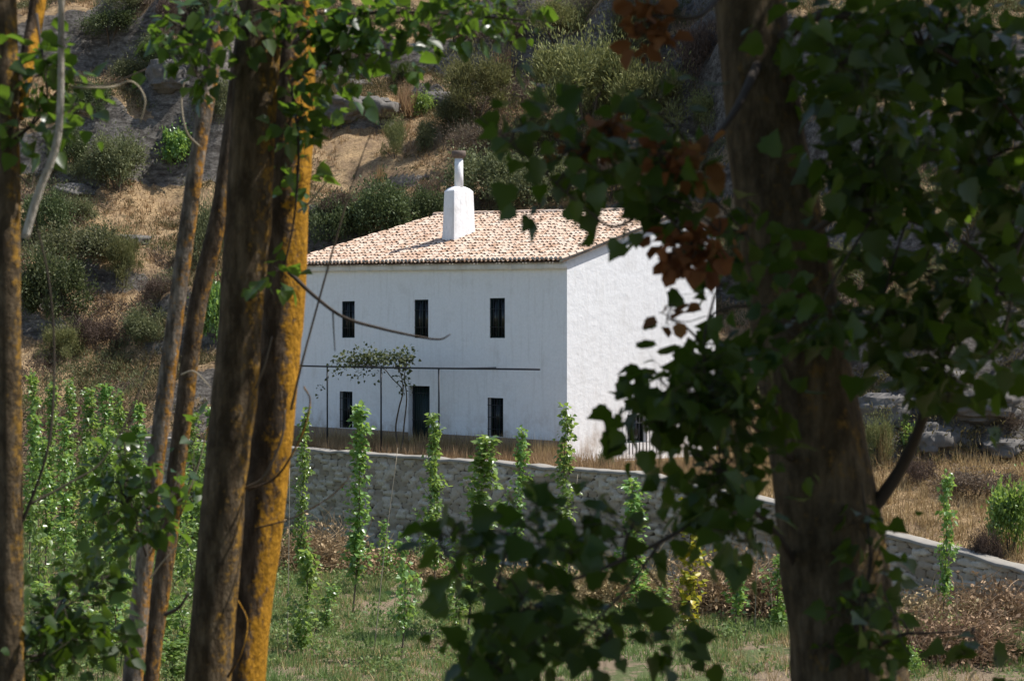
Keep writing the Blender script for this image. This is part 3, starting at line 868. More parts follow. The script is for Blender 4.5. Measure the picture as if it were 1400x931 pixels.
# (pixel x, pixel y of the foot, width in pixels, height in pixels, kind, label)
SHRUBS = [
 (160, 262, 90, 82, 'round', 'rounded olive green shrub on the tan ledge left of the leaning trunks'),
 (118, 250, 46, 44, 'round', 'small green shrub just left of the rounded olive shrub on the ledge'),
 (92, 232, 56, 58, 'dark', 'dark green bush under the broken end of the pale bare stem'),
 (245, 240, 60, 55, 'bush', 'bright green bush at the foot of the dark cliff beside the thin trunk'),
 (60, 330, 70, 70, 'dark', 'dark bush low on the slope beside the leftmost trunk'),
 (100, 372, 120, 76, 'round', 'wide dull green shrub below the tan slope at left'),
 (72, 450, 100, 96, 'dark', 'tall dark green shrub beside the leftmost trunk above the nursery'),
 (105, 302, 54, 40, 'round', 'low green shrub on the tan slope between two rocks'),
 (168, 400, 60, 72, 'broom', 'pale yellow green broom in the gully left of the thin trunk'),
 (200, 470, 70, 60, 'round', 'olive shrub behind the nursery just left of the thin lichen trunk'),
 (130, 478, 70, 48, 'dry', 'brown dry shrub above the nursery saplings at left'),
 (85, 496, 60, 50, 'broom', 'pale straw green tussocky shrub at the foot of the left slope'),
 (215, 420, 60, 40, 'dry', 'grey brown bush in the shaded gully behind the thin trunk'),
 (150, 60, 80, 50, 'dark', 'dark scrub bush at the top left corner of the hillside'),
 (240, 45, 70, 50, 'dry', 'brown grey scrub on the dark crag top at left'),
 (190, 120, 70, 50, 'round', 'green scrub bush growing on the dark crag at left'),
 (215, 95, 66, 44, 'dark', 'dark scrub on the ledge above the left crag'),
 (268, 82, 60, 44, 'dry', 'grey scrub beside the thin trunk near the top of the crag'),
 (128, 165, 60, 50, 'dark', 'dark bush on the crag right of the pale bare stem'),
 (172, 22, 70, 40, 'round', 'olive bush at the very top of the hillside at left'),
 (285, 30, 60, 40, 'dark', 'dark bush at the top between the thin trunk and the green leaves'),
 (318, 300, 40, 60, 'dark', 'dark bush glimpsed just left of the thick trunk'),
 (620, 175, 60, 44, 'round', 'soft olive bush between the vivid bush and the left broom'),
 (735, 215, 90, 60, 'broom', 'straw green broom behind the brown leaves below the wide brooms'),
 (505, 100, 70, 40, 'dry', 'brown scrub on the rock shelf under the hanging leaves'),
 (560, 115, 50, 34, 'dark', 'dark cushion bush above the large straw tussock'),
 (290, 180, 60, 70, 'round', 'green bush seen between the thin trunk and the thick trunk'),
 (285, 360, 60, 110, 'round', 'tall green bush seen in the gap between the leaning trunks'),
 (295, 470, 60, 90, 'bush', 'leafy bush low in the gap between the leaning trunks'),
 (450, 352, 80, 90, 'dark', 'dark bush behind the left end of the tiled roof'),
 (528, 338, 108, 86, 'dark', 'largest dark green bush behind the roof left of the chimney'),
 (470, 300, 70, 50, 'dry', 'brown dry bush in the shadow above the roof end'),
 (590, 316, 60, 60, 'dark', 'dark bush immediately left of the white chimney'),
 (585, 275, 40, 36, 'dry', 'small brown bush on the shaded edge left of the chimney pot'),
 (583, 212, 34, 50, 'round', 'small upright green shrub alone on the tan slope above the chimney'),
 (540, 222, 34, 56, 'broom', 'thin feathery pale shrub standing alone on the tan slope'),
 (580, 160, 34, 34, 'bush', 'small vivid green bush against the pale rocks above the tan slope'),
 (480, 172, 24, 16, 'broom', 'tiny yellow green cushion plant on the grey rock ledge'),
 (652, 165, 110, 80, 'broom', 'wide pale green broom left of centre on the upper slope'),
 (700, 150, 60, 60, 'dry', 'brown twiggy bush between the two wide brooms up the slope'),
 (800, 175, 170, 110, 'broom', 'largest yellow green broom spreading over the upper slope'),
 (890, 195, 110, 100, 'broom', 'yellow green broom right of the largest broom up the slope'),
 (870, 95, 90, 80, 'broom', 'pale green broom near the top beside the hanging dead leaves'),
 (760, 62, 100, 54, 'broom', 'straw green broom at the top edge left of the dark hollow'),
 (955, 130, 70, 90, 'dry', 'purple grey twiggy bush left of the big right trunk'),
 (968, 190, 60, 50, 'broom', 'pale green broom touching the left edge of the big trunk'),
 (660, 290, 110, 90, 'round', 'grey green bush behind the roof right of the chimney'),
 (740, 286, 120, 90, 'round', 'broad green bush behind the roof ridge under the brown leaves'),
 (835, 284, 110, 90, 'dry', 'grey brown bush behind the right half of the roof ridge'),
 (655, 215, 90, 60, 'dry', 'grey twiggy bush right of the chimney pot on the slope'),
 (915, 280, 80, 70, 'broom', 'pale bush behind the right end of the ridge'),
 (620, 60, 80, 40, 'dry', 'grey dry bush beneath the overhanging green leaves at top centre'),
 (690, 70, 70, 44, 'dry', 'brown scrub in the shade at the top centre of the slope'),
 (1165, 400, 70, 60, 'broom', 'pale green bush seen through leaves right of the big trunk'),
 (1020, 400, 60, 90, 'round', 'green bush behind the right end of the house'),
 (1160, 170, 60, 60, 'bush', 'bright green bush glimpsed through the canopy at upper right'),
 (1330, 330, 90, 50, 'broom', 'pale green bush on the tan slope at far right'),
 (1385, 300, 50, 40, 'dry', 'brown bush on the slope at the right edge'),
 (1205, 640, 44, 60, 'broom', 'pale yellow tuft like shrub at the outcrop foot beside the trunk'),
 (1250, 628, 36, 44, 'bush', 'small green weed bush at the foot of the grey outcrop'),
 (1380, 600, 60, 40, 'dry', 'brown cushion shrub on the grey outcrop at the right edge'),
 (1340, 680, 110, 50, 'dry', 'low brown scrub on the dry bank above the right end of the stone wall'),
 (1260, 665, 60, 40, 'dry', 'low grey scrub on the dry bank below the outcrop'),
 (1385, 760, 70, 90, 'bush', 'bright green bush at the right edge beside the end of the wall'),
 (1350, 790, 50, 60, 'dry', 'reddish withered bush in front of the broken wall end'),
 (1300, 890, 60, 40, 'bush', 'low green weed bush among the brown brush at lower right'),
 (1380, 905, 50, 40, 'round', 'grey green weed clump in the bottom right corner of the field'),
 (1240, 925, 50, 36, 'bush', 'green weed clump beside the foot of the big trunk'),
 (828, 640, 26, 36, 'round', 'small grey green weed at the right corner of the terrace wall'),
]
r = rng(77)
for k, (px_, py_, w, h, kind, lab) in enumerate(SHRUBS):
    p = ground(px_, py_, 34.5 if (py_ > 600 or px_ > 1000) else 66)
    if 828 == px_: p = Vector((*xy(a_at_px(828, -2.6), -2.6), 0)); p.z = gz(p.x, p.y)
    s = p.y / F
    name = {'round': 'round_shrub', 'dark': 'dark_shrub', 'broom': 'broom_shrub', 'dry': 'dry_shrub', 'bush': 'leafy_bush'}[kind]
    plant(kind, k, p + Vector((0, .2, -.05)), w * s / 1.75, h * s / 1.15, r.uniform(0, 6.28), lab, 'shrub', name)
# esparto tussocks one can pick out
TUFTS = [(555, 160, 60, 46, 'large straw coloured tussock with long blades beside the vivid green bush'),
         (1208, 640, 40, 50, 'straw tussock at the outcrop foot right of the big trunk'),
         (1150, 270, 50, 60, 'tall straw tussock glimpsed through leaves right of the big trunk'),
         (1390, 250, 60, 50, 'straw tussock on the slope at the right edge under the canopy'),
         (900, 112, 70, 40, 'straw tussock between the brooms at the top of the slope'),
         (690, 110, 60, 40, 'dry tussock above the left broom near the top'),
         (520, 250, 30, 26, 'small straw tussock on the tan slope below the feathery shrub')]
for k, (px_, py_, w, h, lab) in enumerate(TUFTS):
    p = ground(px_, py_, 34.5 if px_ > 1000 else 66); s = p.y / F
    plant('tuft', k, p, w * s / 1.1, h * s / .8, k, lab, 'grass tussock', 'grass_tussock')

# dry grass and low scrub of the hillside: uncountable
def field_points(r, n, x0, x1, y0, y1):
    x = r.uniform(x0, x1, n); y = r.uniform(y0, y1, n)
    keep = np.abs(x) < .29 * y + 1
    return x[keep], y[keep]
def slope_at(x, y, e=.35):
    return np.hypot((terrain(x + e, y) - terrain(x - e, y)) / (2 * e), (terrain(x, y + e) - terrain(x, y - e)) / (2 * e))
r = rng(101)
def grass_stuff(name, label, x, y, per, ln, wd, mat, spread=.55, sink=.02):
    z = terrain(x, y); n = len(x) * per
    ids = np.repeat(np.arange(len(x)), per)
    ang = r.uniform(0, 2 * math.pi, n); tilt = np.abs(r.normal(0, spread, n))
    d = np.stack([np.cos(ang) * np.sin(tilt), np.sin(ang) * np.sin(tilt), np.cos(tilt)], -1)
    p = np.stack([x[ids] + r.normal(0, .09, n), y[ids] + r.normal(0, .09, n), z[ids] - sink], -1)
    sc = r.uniform(.5, 1.3, len(x))[ids]
    mb = MB()
    scatter(mb, (np.array([(0, -.5, 0), (0, .5, 0), (1, 0, -.1)], float), [np.array([(0, 1, 2)])]), p, d, r.normal(0, 1, (n, 3)), ln * sc * r.uniform(.6, 1.1, n), 0, wd)
    return tag(mb.build(name, mat), label, 'ground cover', kind='stuff')
x, y = field_points(r, 46000, -36, 32, 50, 122)
a_, b_ = ab(x, y)
t_ = b_ - np.interp(a_, BBA, BBV)
sl = slope_at(x, y)
ok = (t_ > -.5) & (sl < 1.2) & (fbm(x / 4, y / 4, octs=3, seed=111) > -.25)
grass_stuff('dry_grass', 'short straw coloured grass over the hillside', x[ok], y[ok], 7, .42, .042, M['straw'])
ok = (t_ > -.5) & (sl < 2.2) & (fbm(x / 3.1, y / 3.1, octs=3, seed=112) > -.35)
pxs = 700 + x / y * F; pys = HY - (terrain(x, y) - CZ) / y * F
clear = ((pxs > 425) & (pxs < 610) & (pys > 165) & (pys < 275)) | ((pxs > 120) & (pxs < 250) & (pys > 215) & (pys < 350) & (np.abs(pys - 330 + (pxs - 130)) < 75))
ok &= ~clear | (r.random(len(x)) < .12)
x, y = x[ok], y[ok]
sp = fbm(x / 6, y / 6, octs=2, seed=130)
for nm, mt, sel, rmax, lab in (('low_scrub', 'scrub', sp < .0, .6, 'low olive and brown scrub covering the hillside'),
                               ('green_scrub', 'shrub_green', (sp > -.05) & (sp < .2), .85, 'low grey green bushes merging over the hillside'),
                               ('brown_scrub', 'shrub_dry', sp > .15, .7, 'low dry brown scrub merging over the hillside')):
    xs_, ys_ = x[sel][:12000], y[sel][:12000]
    mb = MB(); n = len(xs_); per = 34; ids = np.repeat(np.arange(n), per)
    rad = (rmax * r.uniform(.15, 1.0, n) ** 1.5 + .12)[ids]
    d = unit(r.normal(0, 1, (n * per, 3))); d[:, 2] = np.abs(d[:, 2])
    p = np.stack([xs_[ids], ys_[ids], terrain(xs_, ys_)[ids]], -1) + d * (rad * r.random(n * per) ** .4)[:, None] * np.array((1, 1, .9))
    scatter(mb, RHOMB, p, d + r.normal(0, .4, d.shape) + (0, 0, .4), r.normal(0, 1, d.shape), r.uniform(.06, .22, n * per), 0, .07)
    tag(mb.build(nm, M[mt]), lab, 'ground cover', kind='stuff')
aa = r.uniform(-15, .5, 1500); bb_ = r.uniform(-1.0, -.12, 1500)
x, y = xy(aa, bb_); kk = fbm(aa / .9, bb_, octs=2, seed=119) > -.1
grass_stuff('foot_grass', 'tall dry stalks against the foot of the white facade', x[kk], y[kk], 9, .85, .022, M['straw'], .30)
# terrace strip of tall dry grass in front of the house, and the bank to its right
aa = r.uniform(-15, 8.5, 4200); bb_ = r.uniform(-3.8, -.15, 4200)
x, y = xy(aa, bb_)
kk = (fbm(x / 1.2, y / 1.2, octs=2, seed=115) > -.15)
grass_stuff('tall_dry_grass', 'tall straw coloured grass along the terrace before the house', x[kk], y[kk], 9, .62, .022, M['straw'], .35)
aa = r.uniform(2, 24, 5200); bb_ = r.uniform(-3.8, 6, 5200)
x, y = xy(aa, bb_); kk = (aa > 8) | (bb_ < 8)
kk &= ~((aa < .3) & (bb_ > -.1)) & (bb_ < np.interp(aa, BBA, BBV) + .3)
grass_stuff('bank_grass', 'pale dry grass on the bank right of the house', x[kk], y[kk], 10, .42, .022, M['straw'], .5)
# grass of the field
x, y = field_points(r, 20000, -20, 18, 34.5, 70)
a_, b_ = ab(x, y)
ok = (b_ < WALL_B - .4) & (fbm(x / 1.8, y / 1.8, octs=3, seed=121) + .25 * sstep(-x, -2, 8) > -.25)
grass_stuff('field_grass', 'green grass and weeds over the nursery field', x[ok], y[ok], 16, .26, .024, M['grass'], .6)
ok = (b_ < WALL_B - .4) & (fbm(x / 2.5, y / 2.5, octs=2, seed=123) > -.05)
grass_stuff('field_straw', 'dry stalks scattered among the field grass', x[ok], y[ok], 6, .30, .018, M['straw'], .7)
wr = rng(140)
x, y = field_points(wr, 2600, -16, 14, 36.5, 66)
a_, b_ = ab(x, y)
ok = (b_ < WALL_B - .3) & (fbm(x / 2.6, y / 2.6, octs=3, seed=141) + .22 * sstep(-x, 0, 6) > .08)
x, y = x[ok], y[ok]; n = len(x); per = 60; ids = np.repeat(np.arange(n), per)
hh = wr.uniform(.12, .55, n)[ids]
p = np.stack([x[ids] + wr.normal(0, .13, n * per), y[ids] + wr.normal(0, .13, n * per), terrain(x, y)[ids] + hh * wr.random(n * per)], -1)
mb = MB()
scatter(mb, RHOMB, p, wr.normal(0, 1, p.shape) + (0, 0, .5), wr.normal(0, .7, p.shape) + (0, 0, .6), wr.uniform(.04, .11, n * per))
tag(mb.build('field_weeds', M['grass']), 'tangled green weeds between the young poplars', 'ground cover', kind='stuff')
# leaf litter and clods on the bare soil are part of the field weeds

# rocks that stand free on the slope
def boulder(px_, py_, w, h, lab, seed):
    p = ground(px_, py_, 34.5 if px_ > 1000 else 66); s = p.y / F
    r = rng(seed)
    import bmesh
    bm = bmesh.new(); bmesh.ops.create_icosphere(bm, subdivisions=4, radius=1)
    V = np.array([v.co[:] for v in bm.verts])
    k = 1 + .35 * fbm(V[:, 0] * 1.3 + seed, V[:, 1] * 1.3, V[:, 2] * 1.6, octs=2, seed=seed) + .16 * (1 - 2 * np.abs(fbm(V[:, 0] * 3, V[:, 1] * 3 + seed, V[:, 2] * 5, octs=3, seed=seed + 1)))
    V = np.sign(V) * np.abs(V) ** .8 * k[:, None]
    Fc = np.array([[v.index for v in f.verts] for f in bm.faces]); bm.free()
    V = np.round(V * 3.2 + .25 * np.sin(V[:, ::-1] * 7)) / 3.2 * .55 + V * .45
    V = V * np.array((w * s / 2, w * s / 2, h * s / 1.9))
    mb = MB(); mb.add(V, Fc)
    o = mb.build('boulder', M['rock'])
    o.location = p + Vector((0, .2, -.12 * h * s)); o.rotation_euler = (0, 0, r.uniform(0, 6))
    tag(o, lab, 'rock', 'pale rocks on the hillside')
for k, q in enumerate([(178, 330, 46, 22, 'pale cracked rock on the left tan slope above the gully'), (95, 262, 56, 20, 'flat grey rock on the ledge below the pale bare stem'),
    (470, 150, 60, 34, 'grey rock shelf left of the straw tussock'), (515, 150, 50, 26, 'grey rock just left of the straw tussock'), (600, 140, 44, 24, 'grey rock right of the vivid green bush'),
    (230, 110, 50, 40, 'grey rock face beside the thin trunk high at left'), (480, 118, 50, 20, 'pale layered rock above the tan slope under the green leaves'), (1275, 600, 60, 40, 'rounded grey block on the outcrop right of the trunk'),
    (1215, 560, 70, 44, 'dark grey block on the outcrop beside the trunk'), (1340, 560, 90, 40, 'broad grey block high on the outcrop at right'), (1370, 610, 60, 26, 'low grey block on the outcrop near the right edge'),
    (1290, 520, 60, 30, 'small grey block at the top of the outcrop')]):
    boulder(*q, 300 + k)

# ------------------------------------------------------------------ dry brush heaps at the foot of the wall
def brush(px_, py_, D, w, h, lab, seed, n=420):
    r = rng(seed)
    x0 = (px_ - 700) / F * D; z0 = gz(x0, D)
    s = D / F; w *= s; h *= s
    mb = MB()
    d = unit(r.normal(0, 1, (n, 3)) * np.array((1, .7, .7))); d[:, 2] = np.abs(d[:, 2]) + .1
    p0 = np.stack([r.normal(0, w * .24, n), r.normal(0, w * .16, n), np.abs(r.normal(0, h * .30, n))], -1)
    h0 = h; h *= .8; L = r.uniform(.35, 1.0, n) * min(1.0, h)
    for k in range(n):
        q = p0[k]; e = q + d[k] * L[k]
        m = (q + e) / 2 + r.normal(0, .10, 3) * L[k]
        e[2] -= .25 * L[k] * r.random()
        V, Qd = tube(np.array([q, m, e]), np.array([.0065, .005, .003]) * (1 + .8 * r.random()), 3)
        mb.add(V, Qd)
    lp = np.repeat(p0, 4, 0) + r.normal(0, .16, (n * 4, 3)); lp[:, 2] = np.abs(lp[:, 2])
    scatter(mb, RHOMB, lp, r.normal(0, 1, lp.shape) + (0, 0, .4), r.normal(0, 1, lp.shape), r.uniform(.05, .15, len(lp)))
    o = mb.build('brush_heap', M['brush']); o.location = (x0, D, z0)
    tag(o, lab, 'dry brush', 'dry brush along the foot of the wall')
for k, q in enumerate([(430, 800, 55, 130, 70, 'largest reddish brush heap at the wall foot beside the orange trunk', 700),
    (530, 790, 54, 110, 36, 'dark dry brush at the wall foot between the two tall saplings', 420),
    (620, 800, 52, 90, 30, 'dry brush at the wall foot behind the small bright sapling', 350),
    (720, 810, 50, 130, 36, 'dry brush at the wall foot behind the dark hanging leaves', 450),
    (850, 820, 47.5, 140, 70, 'tan dry brush below the dark leaf spray left of the yellow sapling', 550),
    (990, 830, 45.5, 150, 95, 'tall reddish brush between the yellow sapling and the big trunk', 700),
    (1060, 830, 44.5, 110, 90, 'reddish brush hard against the left edge of the big trunk', 500),
    (1260, 862, 42, 150, 50, 'reddish brush right of the big trunk below the wall', 380),
    (1350, 850, 42, 150, 62, 'brown brush near the right edge below the broken wall', 420),
    (1310, 930, 38.5, 180, 70, 'brown brush at the bottom right corner of the field', 600),
    (215, 740, 60, 110, 70, 'reddish brush among the nursery saplings left of the thin trunk', 450),
    (130, 700, 66, 110, 60, 'brown brush far back among the nursery saplings', 350)]):
    brush(*q[:6], 400 + k, int(q[6] * 1.5))

# ------------------------------------------------------------------ young poplars of the nursery
def sapling_mesh(seed, H, W, n, mat, leaf=.10, bare=.12):
    r = rng(seed)
    top = np.array((r.normal(0, .10), r.normal(0, .10), H))
    pts = spline([(0, 0, -.1), (r.normal(0, .05), r.normal(0, .05), H * .4), tuple(top)], 6)
    mb = MB(); mb.tube(pts, np.linspace(.022, .005, len(pts)), 5)
    twp = []
    nb = int(H * 8)
    for k in range(nb):
        t = bare + (1 - bare) * (k + r.random()) / nb
        i = t * (len(pts) - 1); c = pts[int(i)] + (pts[min(int(i) + 1, len(pts) - 1)] - pts[int(i)]) * (i - int(i))
        az = r.uniform(0, 6.28)
        L = W * r.uniform(.25, 1.3) * (1 - .75 * max(0, t - .55) / .45) * (1 if t > .25 else .7)
        e = c + np.array((math.cos(az) * L, math.sin(az) * L, L * r.uniform(1.0, 2.2)))
        e[2] = min(e[2], H + .05)
        m = (c + e) / 2 + np.array((math.cos(az), math.sin(az), -.6)) * L * .12
        V, Qd = tube(np.array([c, m, e]), np.array([.007, .005, .003]), 3); mb.add(V, Qd)
        twp.append((c, m, e))
    st = mb.build('stem', M['twig'])
    mb = MB()
    for c, m, e in twp:
        per = int(n / nb * r.uniform(.15, 1.5)) + 2
        t = r.random(per)[:, None]
        q = np.where(t < .5, c + (m - c) * t * 2, m + (e - m) * (t * 2 - 1))
        o = r.normal(0, .055, (per, 3))
        d = unit(o + r.normal(0, .03, (per, 3))) + np.array((0, 0, -.35))
        scatter(mb, DELTA, q + o, d, unit(np.stack([o[:, 0] * 8, o[:, 1] * 8, np.full(per, .55)], -1) + r.normal(0, .45, (per, 3))), leaf * r.uniform(.6, 1.2, per))
    fo = mb.build('foliage', mat)
    for o in (st, fo): COL.objects.unlink(o)
    return st, fo
SAP = {}
for k, (H, W, n) in enumerate(((2.2, .27, 480), (3.4, .28, 820), (4.6, .30, 1250), (5.4, .32, 1500))):
    SAP[H] = [sapling_mesh(500 + 10 * k + v, H, W * (.8, 1.0, 1.3, 1.05, .7)[v], int(n * (.75, 1.0, 1.1, .6, .8)[v]), M['sapling_leaf'], .115, (.12, .2, .1, .3, .24)[v]) for v in range(5)]
YEL = sapling_mesh(590, 3.2, .36, 620, M['yellow_leaf'], .125)
def sapling(px_, ytop, D, lab, k, wide=1.0, group='young poplars planted in the field', yellow=False, base_px=None):
    x0 = ((base_px if base_px else px_) - 700) / F * D
    z0 = gz(x0, D); H = (CZ - (ytop - HY) / F * D) - z0
    xt = (px_ - 700) / F * D
    e = empty('poplar_sapling', (x0, D, z0), k * 2.3)
    Hb = min(SAP, key=lambda q: abs(q - H)); pair = YEL if yellow else SAP[Hb][(k * 2 + k // 5) % 5]
    if yellow: Hb = 3.2
    e.scale = (wide, wide, H / Hb)
    e.rotation_euler = (.05 * math.sin(k * 3.7), math.atan2(xt - x0, H), 0)
    for o in pair:
        c = o.copy(); COL.objects.link(c); c.parent = e
        c.rotation_euler = (0, 0, k * 2.3)
    tag(e, lab, 'sapling', group)
G = 'young poplars before the stone wall'
for k, q in enumerate([
    (417, 563, 53, 'tall slim sapling before the wall just right of the orange trunk', .9, 410), (420, 758, 40.5, 'short leafy sapling low in the field just right of the orange trunk', 1.1, 412),
    (500, 553, 46, 'tallest dense sapling before the wall left of the door', 1.2, 482), (591, 570, 50, 'slim sapling before the wall directly below the door', 1.0, 598),
    (552, 740, 39.5, 'short bright sapling in the grass between the two tall ones', 1.1, 548), (664, 600, 43, 'broad bright green sapling below the right ground floor window', 1.5, 640),
    (706, 590, 51, 'slim sapling just right of the broad bright one', 1.0, 700), (777, 558, 49, 'tall sapling before the corner of the house', 1.15, 764),
    (865, 662, 46, 'sapling half hidden by dark leaves left of the yellow one', 1.3, 870), (1006, 765, 42, 'short sapling just right of the yellow leaved one', 1.1, 1005),
    (1070, 765, 42, 'short sapling hard against the left side of the big trunk', 1.1, 1062), (1298, 645, 41.5, 'slender sapling standing alone before the wall right of the big trunk', .8, 1288),
    (1100, 865, 39.5, 'tiny sapling at the foot of the big trunk', 1.0, 1100), (530, 715, 52, 'thin small sapling behind the tallest dense one', .8, 527),
    (450, 800, 44, 'small sapling in front of the reddish heap', .9, 448), (622, 770, 41, 'short sapling behind the hanging leaves at lower centre', 1.1, 618),
    (905, 800, 41, 'short green sapling just left of the yellow one', 1.0, 900), (1395, 880, 38.5, 'short leafy sapling at the bottom right corner', 1.3, 1395)]):
    sapling(q[0], q[1], q[2], q[3], k, q[4], G, base_px=q[5])
sapling(953, 688, 42, 'sapling with yellow leaves standing left of the big trunk', 3, 1.25, G, True, 940)
ORD = ['first', 'second', 'third', 'fourth', 'fifth', 'sixth', 'seventh', 'eighth', 'ninth', 'tenth', 'eleventh', 'twelfth', 'thirteenth', 'fourteenth']
ROWS = [('back', [(48, 512, 64), (72, 528, 63), (98, 520, 65), (122, 534, 62), (143, 528, 64), (168, 540, 60), (192, 552, 62), (262, 570, 60), (288, 560, 61), (325, 556, 60)]),
        ('middle', [(40, 572, 55), (62, 600, 54), (90, 575, 56), (118, 610, 52), (150, 590, 55), (178, 604, 54), (205, 640, 50), (250, 640, 52), (275, 610, 55), (330, 640, 50)]),
        ('near', [(50, 690, 45), (85, 720, 43), (128, 650, 47), (165, 690, 46), (225, 740, 42), (262, 720, 44), (328, 730, 42)]),
        ('front', [(60, 800, 39), (110, 810, 39.5), (160, 780, 40.5), (215, 830, 39), (250, 820, 39.5), (70, 860, 37.5), (140, 860, 37.5), (240, 880, 37.5)])]
for nm, row in ROWS:
    row = sorted(row)
    for k, (px_, yt, D) in enumerate(row):
        sapling(px_, yt, D, f'{ORD[k]} sapling from the left in the {nm} row of the nursery at left', k * 5 + len(nm), 1.15, f'{nm} row of nursery saplings at left')
# bare whips standing in the field
for k, (xa, ya, xb, D, lab) in enumerate([(544, 612, 511, 41, 'long leaning pale cane right of the tallest dense sapling'), (396, 640, 393, 41, 'upright cane hard by the orange trunk'),
    (790, 648, 772, 47, 'leaning cane right of the sapling before the house corner'), (737, 660, 724, 48, 'thin cane right of the broad bright sapling'), (1036, 740, 1032, 42, 'upright cane left of the big trunk'),
    (1050, 760, 1058, 42.5, 'bent cane nearest the big trunk on its left'), (90, 720, 88, 44, 'pale cane low among the nursery saplings at left'), (1148, 0, 0, 0, '')]):
    if not D: continue
    x0 = (xb - 700) / F * D; z0 = gz(x0, D); p = P(xa, ya, D)
    mb = MB(); mb.tube(spline([(0, 0, -.1), ((p.x - x0) * .45, .04, (p.z - z0) * .5), (p.x - x0, 0, p.z - z0)], 4), np.linspace(.013, .006, 9), 5)
    o = mb.build('cane', M['cane']); o.location = (x0, D, z0)
    tag(o, lab, 'cane', 'bare canes standing in the field')

# ------------------------------------------------------------------ the poplars beside the camera
def rel(o, px_, py_, D): return np.array(P(px_, py_, D)) - np.array(o.location)
def tree_root(name, px_, D, label):
    x = (px_ - 700) / F * D
    e = empty(name, (x, D, gz(x, D)))
    return tag(e, label, 'tree', 'poplars beside the camera')
def trunk(root, pts, mat, seg=22, wob=.09, seed=0, name='trunk'):
    """pts: (px, py, D, width in px)"""
    p = [rel(root, a, b, D) for a, b, D, w in pts]
    rr = [w * D / F / 2 for a, b, D, w in pts]
    dn = p[-1] + (p[-1] - p[-2]) * .0
    c = spline(np.column_stack([p, rr]), 10)
    mb = MB(); mb.tube(c[:, :3], c[:, 3], seg, wob=wob, seed=seed)
    return mb.build(name, mat, root, True)
def branch(root, pts, mat='dark_twig', k=6, wob=.12, seed=1, name='branch'):
    """pts: (px, py, D, radius in mm)"""
    c = spline(np.array([list(rel(root, a, b, D)) + [w / 1000] for a, b, D, w in pts]), k)
    mb = MB(); mb.tube(c[:, :3], np.maximum(c[:, 3], .0012), 7, wob=wob, seed=seed)
    return mb.build(name, M[mat], root, True), c[:, :3]
def spray(root, cx, cy, rx, ry, D, n, seed, leaf=.080, mat='poplar_leaf', name='leaf_spray', dd=.45, tpl=LOBED, anchor=None, face=.0, clus=7, sp=.065):
    """leaves on twigs filling an ellipsoid seen at (cx, cy)"""
    r = rng(seed); mb = MB()
    c = rel(root, cx, cy, D); s = D / F
    nc = max(2, n // clus)
    q = unit(r.normal(0, 1, (nc, 3))) * (r.random(nc) ** .40)[:, None]
    q = c + q * np.array((rx * s, dd, ry * s))
    anc = c if anchor is None else np.asarray(anchor)
    for k in range(nc):
        o = c
        m = (o + q[k]) / 2 + r.normal(0, .03, 3) + np.array((0, 0, .02))
        V, Qd = tube(spline([o, m, q[k]], 3), np.linspace(.0032, .0014, 7), 4)
        mb.add(V, Qd, 1)
    if anchor is not None:
        a0 = anc[np.argmin(np.linalg.norm(anc - c, axis=1))]
        V, Qd = tube(spline([a0, (a0 + c) / 2 + (0, 0, .02), c], 3), np.linspace(.006, .0035, 7), 5); mb.add(V, Qd, 1)
    ids = r.integers(0, nc, n)
    p = q[ids] + r.normal(0, sp, (n, 3))
    e0 = unit(r.normal(0, 1, (n, 3))) * .0011
    PV = np.stack([q[ids] - e0, q[ids] + e0, p + e0, p - e0], 1)
    mb.add(PV.reshape(-1, 3), np.arange(4 * n).reshape(-1, 4), 1)
    d = unit(p - q[ids] + r.normal(0, .02, (n, 3))) + np.array((0, 0, -.55))
    nn = unit(r.normal(0, .75, (n, 3)) + np.array((0, -face, .65)))
    scatter(mb, tpl, p, d, nn, leaf * r.uniform(.45, 1.3, n), 0)
    return mb.build(name, [M[mat], M['dark_twig']], root)
def crown(root, cen, rad, n, seed, leaf=.16, lobes=14):
    """unseen part of the crown above the frame, placed to shade what is below"""
    r = rng(seed); mb = MB()
    q = unit(r.normal(0, 1, (lobes, 3))) * (r.random(lobes) ** .4)[:, None] * np.array(rad) * .8
    ids = r.integers(0, lobes, n)
    d = unit(r.normal(0, 1, (n, 3)))
    p = np.array(cen) - np.array(root.location) + q[ids] + d * (r.random(n) ** .4)[:, None] * np.array(rad) * .42
    scatter(mb, DELTA, p, d + np.array((0, 0, -.6)), unit(r.normal(0, .6, (n, 3)) + np.array((0, 0, .8))), leaf * r.uniform(.7, 1.2, n))
    return mb.build('crown', M['poplar_leaf'], root)

# big poplar on the right
big = tree_root('poplar_tree', 1180, 8.0, 'big dark poplar trunk filling the right of the view with hanging leaves')
trunk(big, [(950, -900, 8.4, 70), (990, -300, 8.2, 86), (1024, 0, 8.1, 98), (1050, 200, 8.0, 106), (1086, 420, 8.0, 122), (1114, 600, 8.0, 134), (1137, 740, 8.0, 148), (1160, 931, 8.0, 158), (1180, 1300, 8.0, 220)], M['bark_big'], 40, .10, 3)
bl = {}
_, bl['right'] = branch(big, [(1160, 735, 8, 34), (1205, 680, 7.9, 30), (1240, 625, 7.8, 25), (1268, 555, 7.6, 21), (1300, 470, 7.5, 17), (1360, 400, 7.5, 13), (1410, 300, 7.6, 9)])
_, bl['low'] = branch(big, [(1100, 800, 8, 20), (1072, 745, 7.8, 15), (1030, 700, 7.4, 12), (960, 712, 7.0, 10), (880, 752, 6.6, 8), (770, 795, 6.3, 6), (650, 800, 6.1, 3), (600, 740, 6.0, 2)], k=7)
_, bl['low2'] = branch(big, [(900, 745, 6.7, 6), (860, 800, 6.4, 5), (800, 860, 6.2, 4), (700, 930, 6.1, 3)])
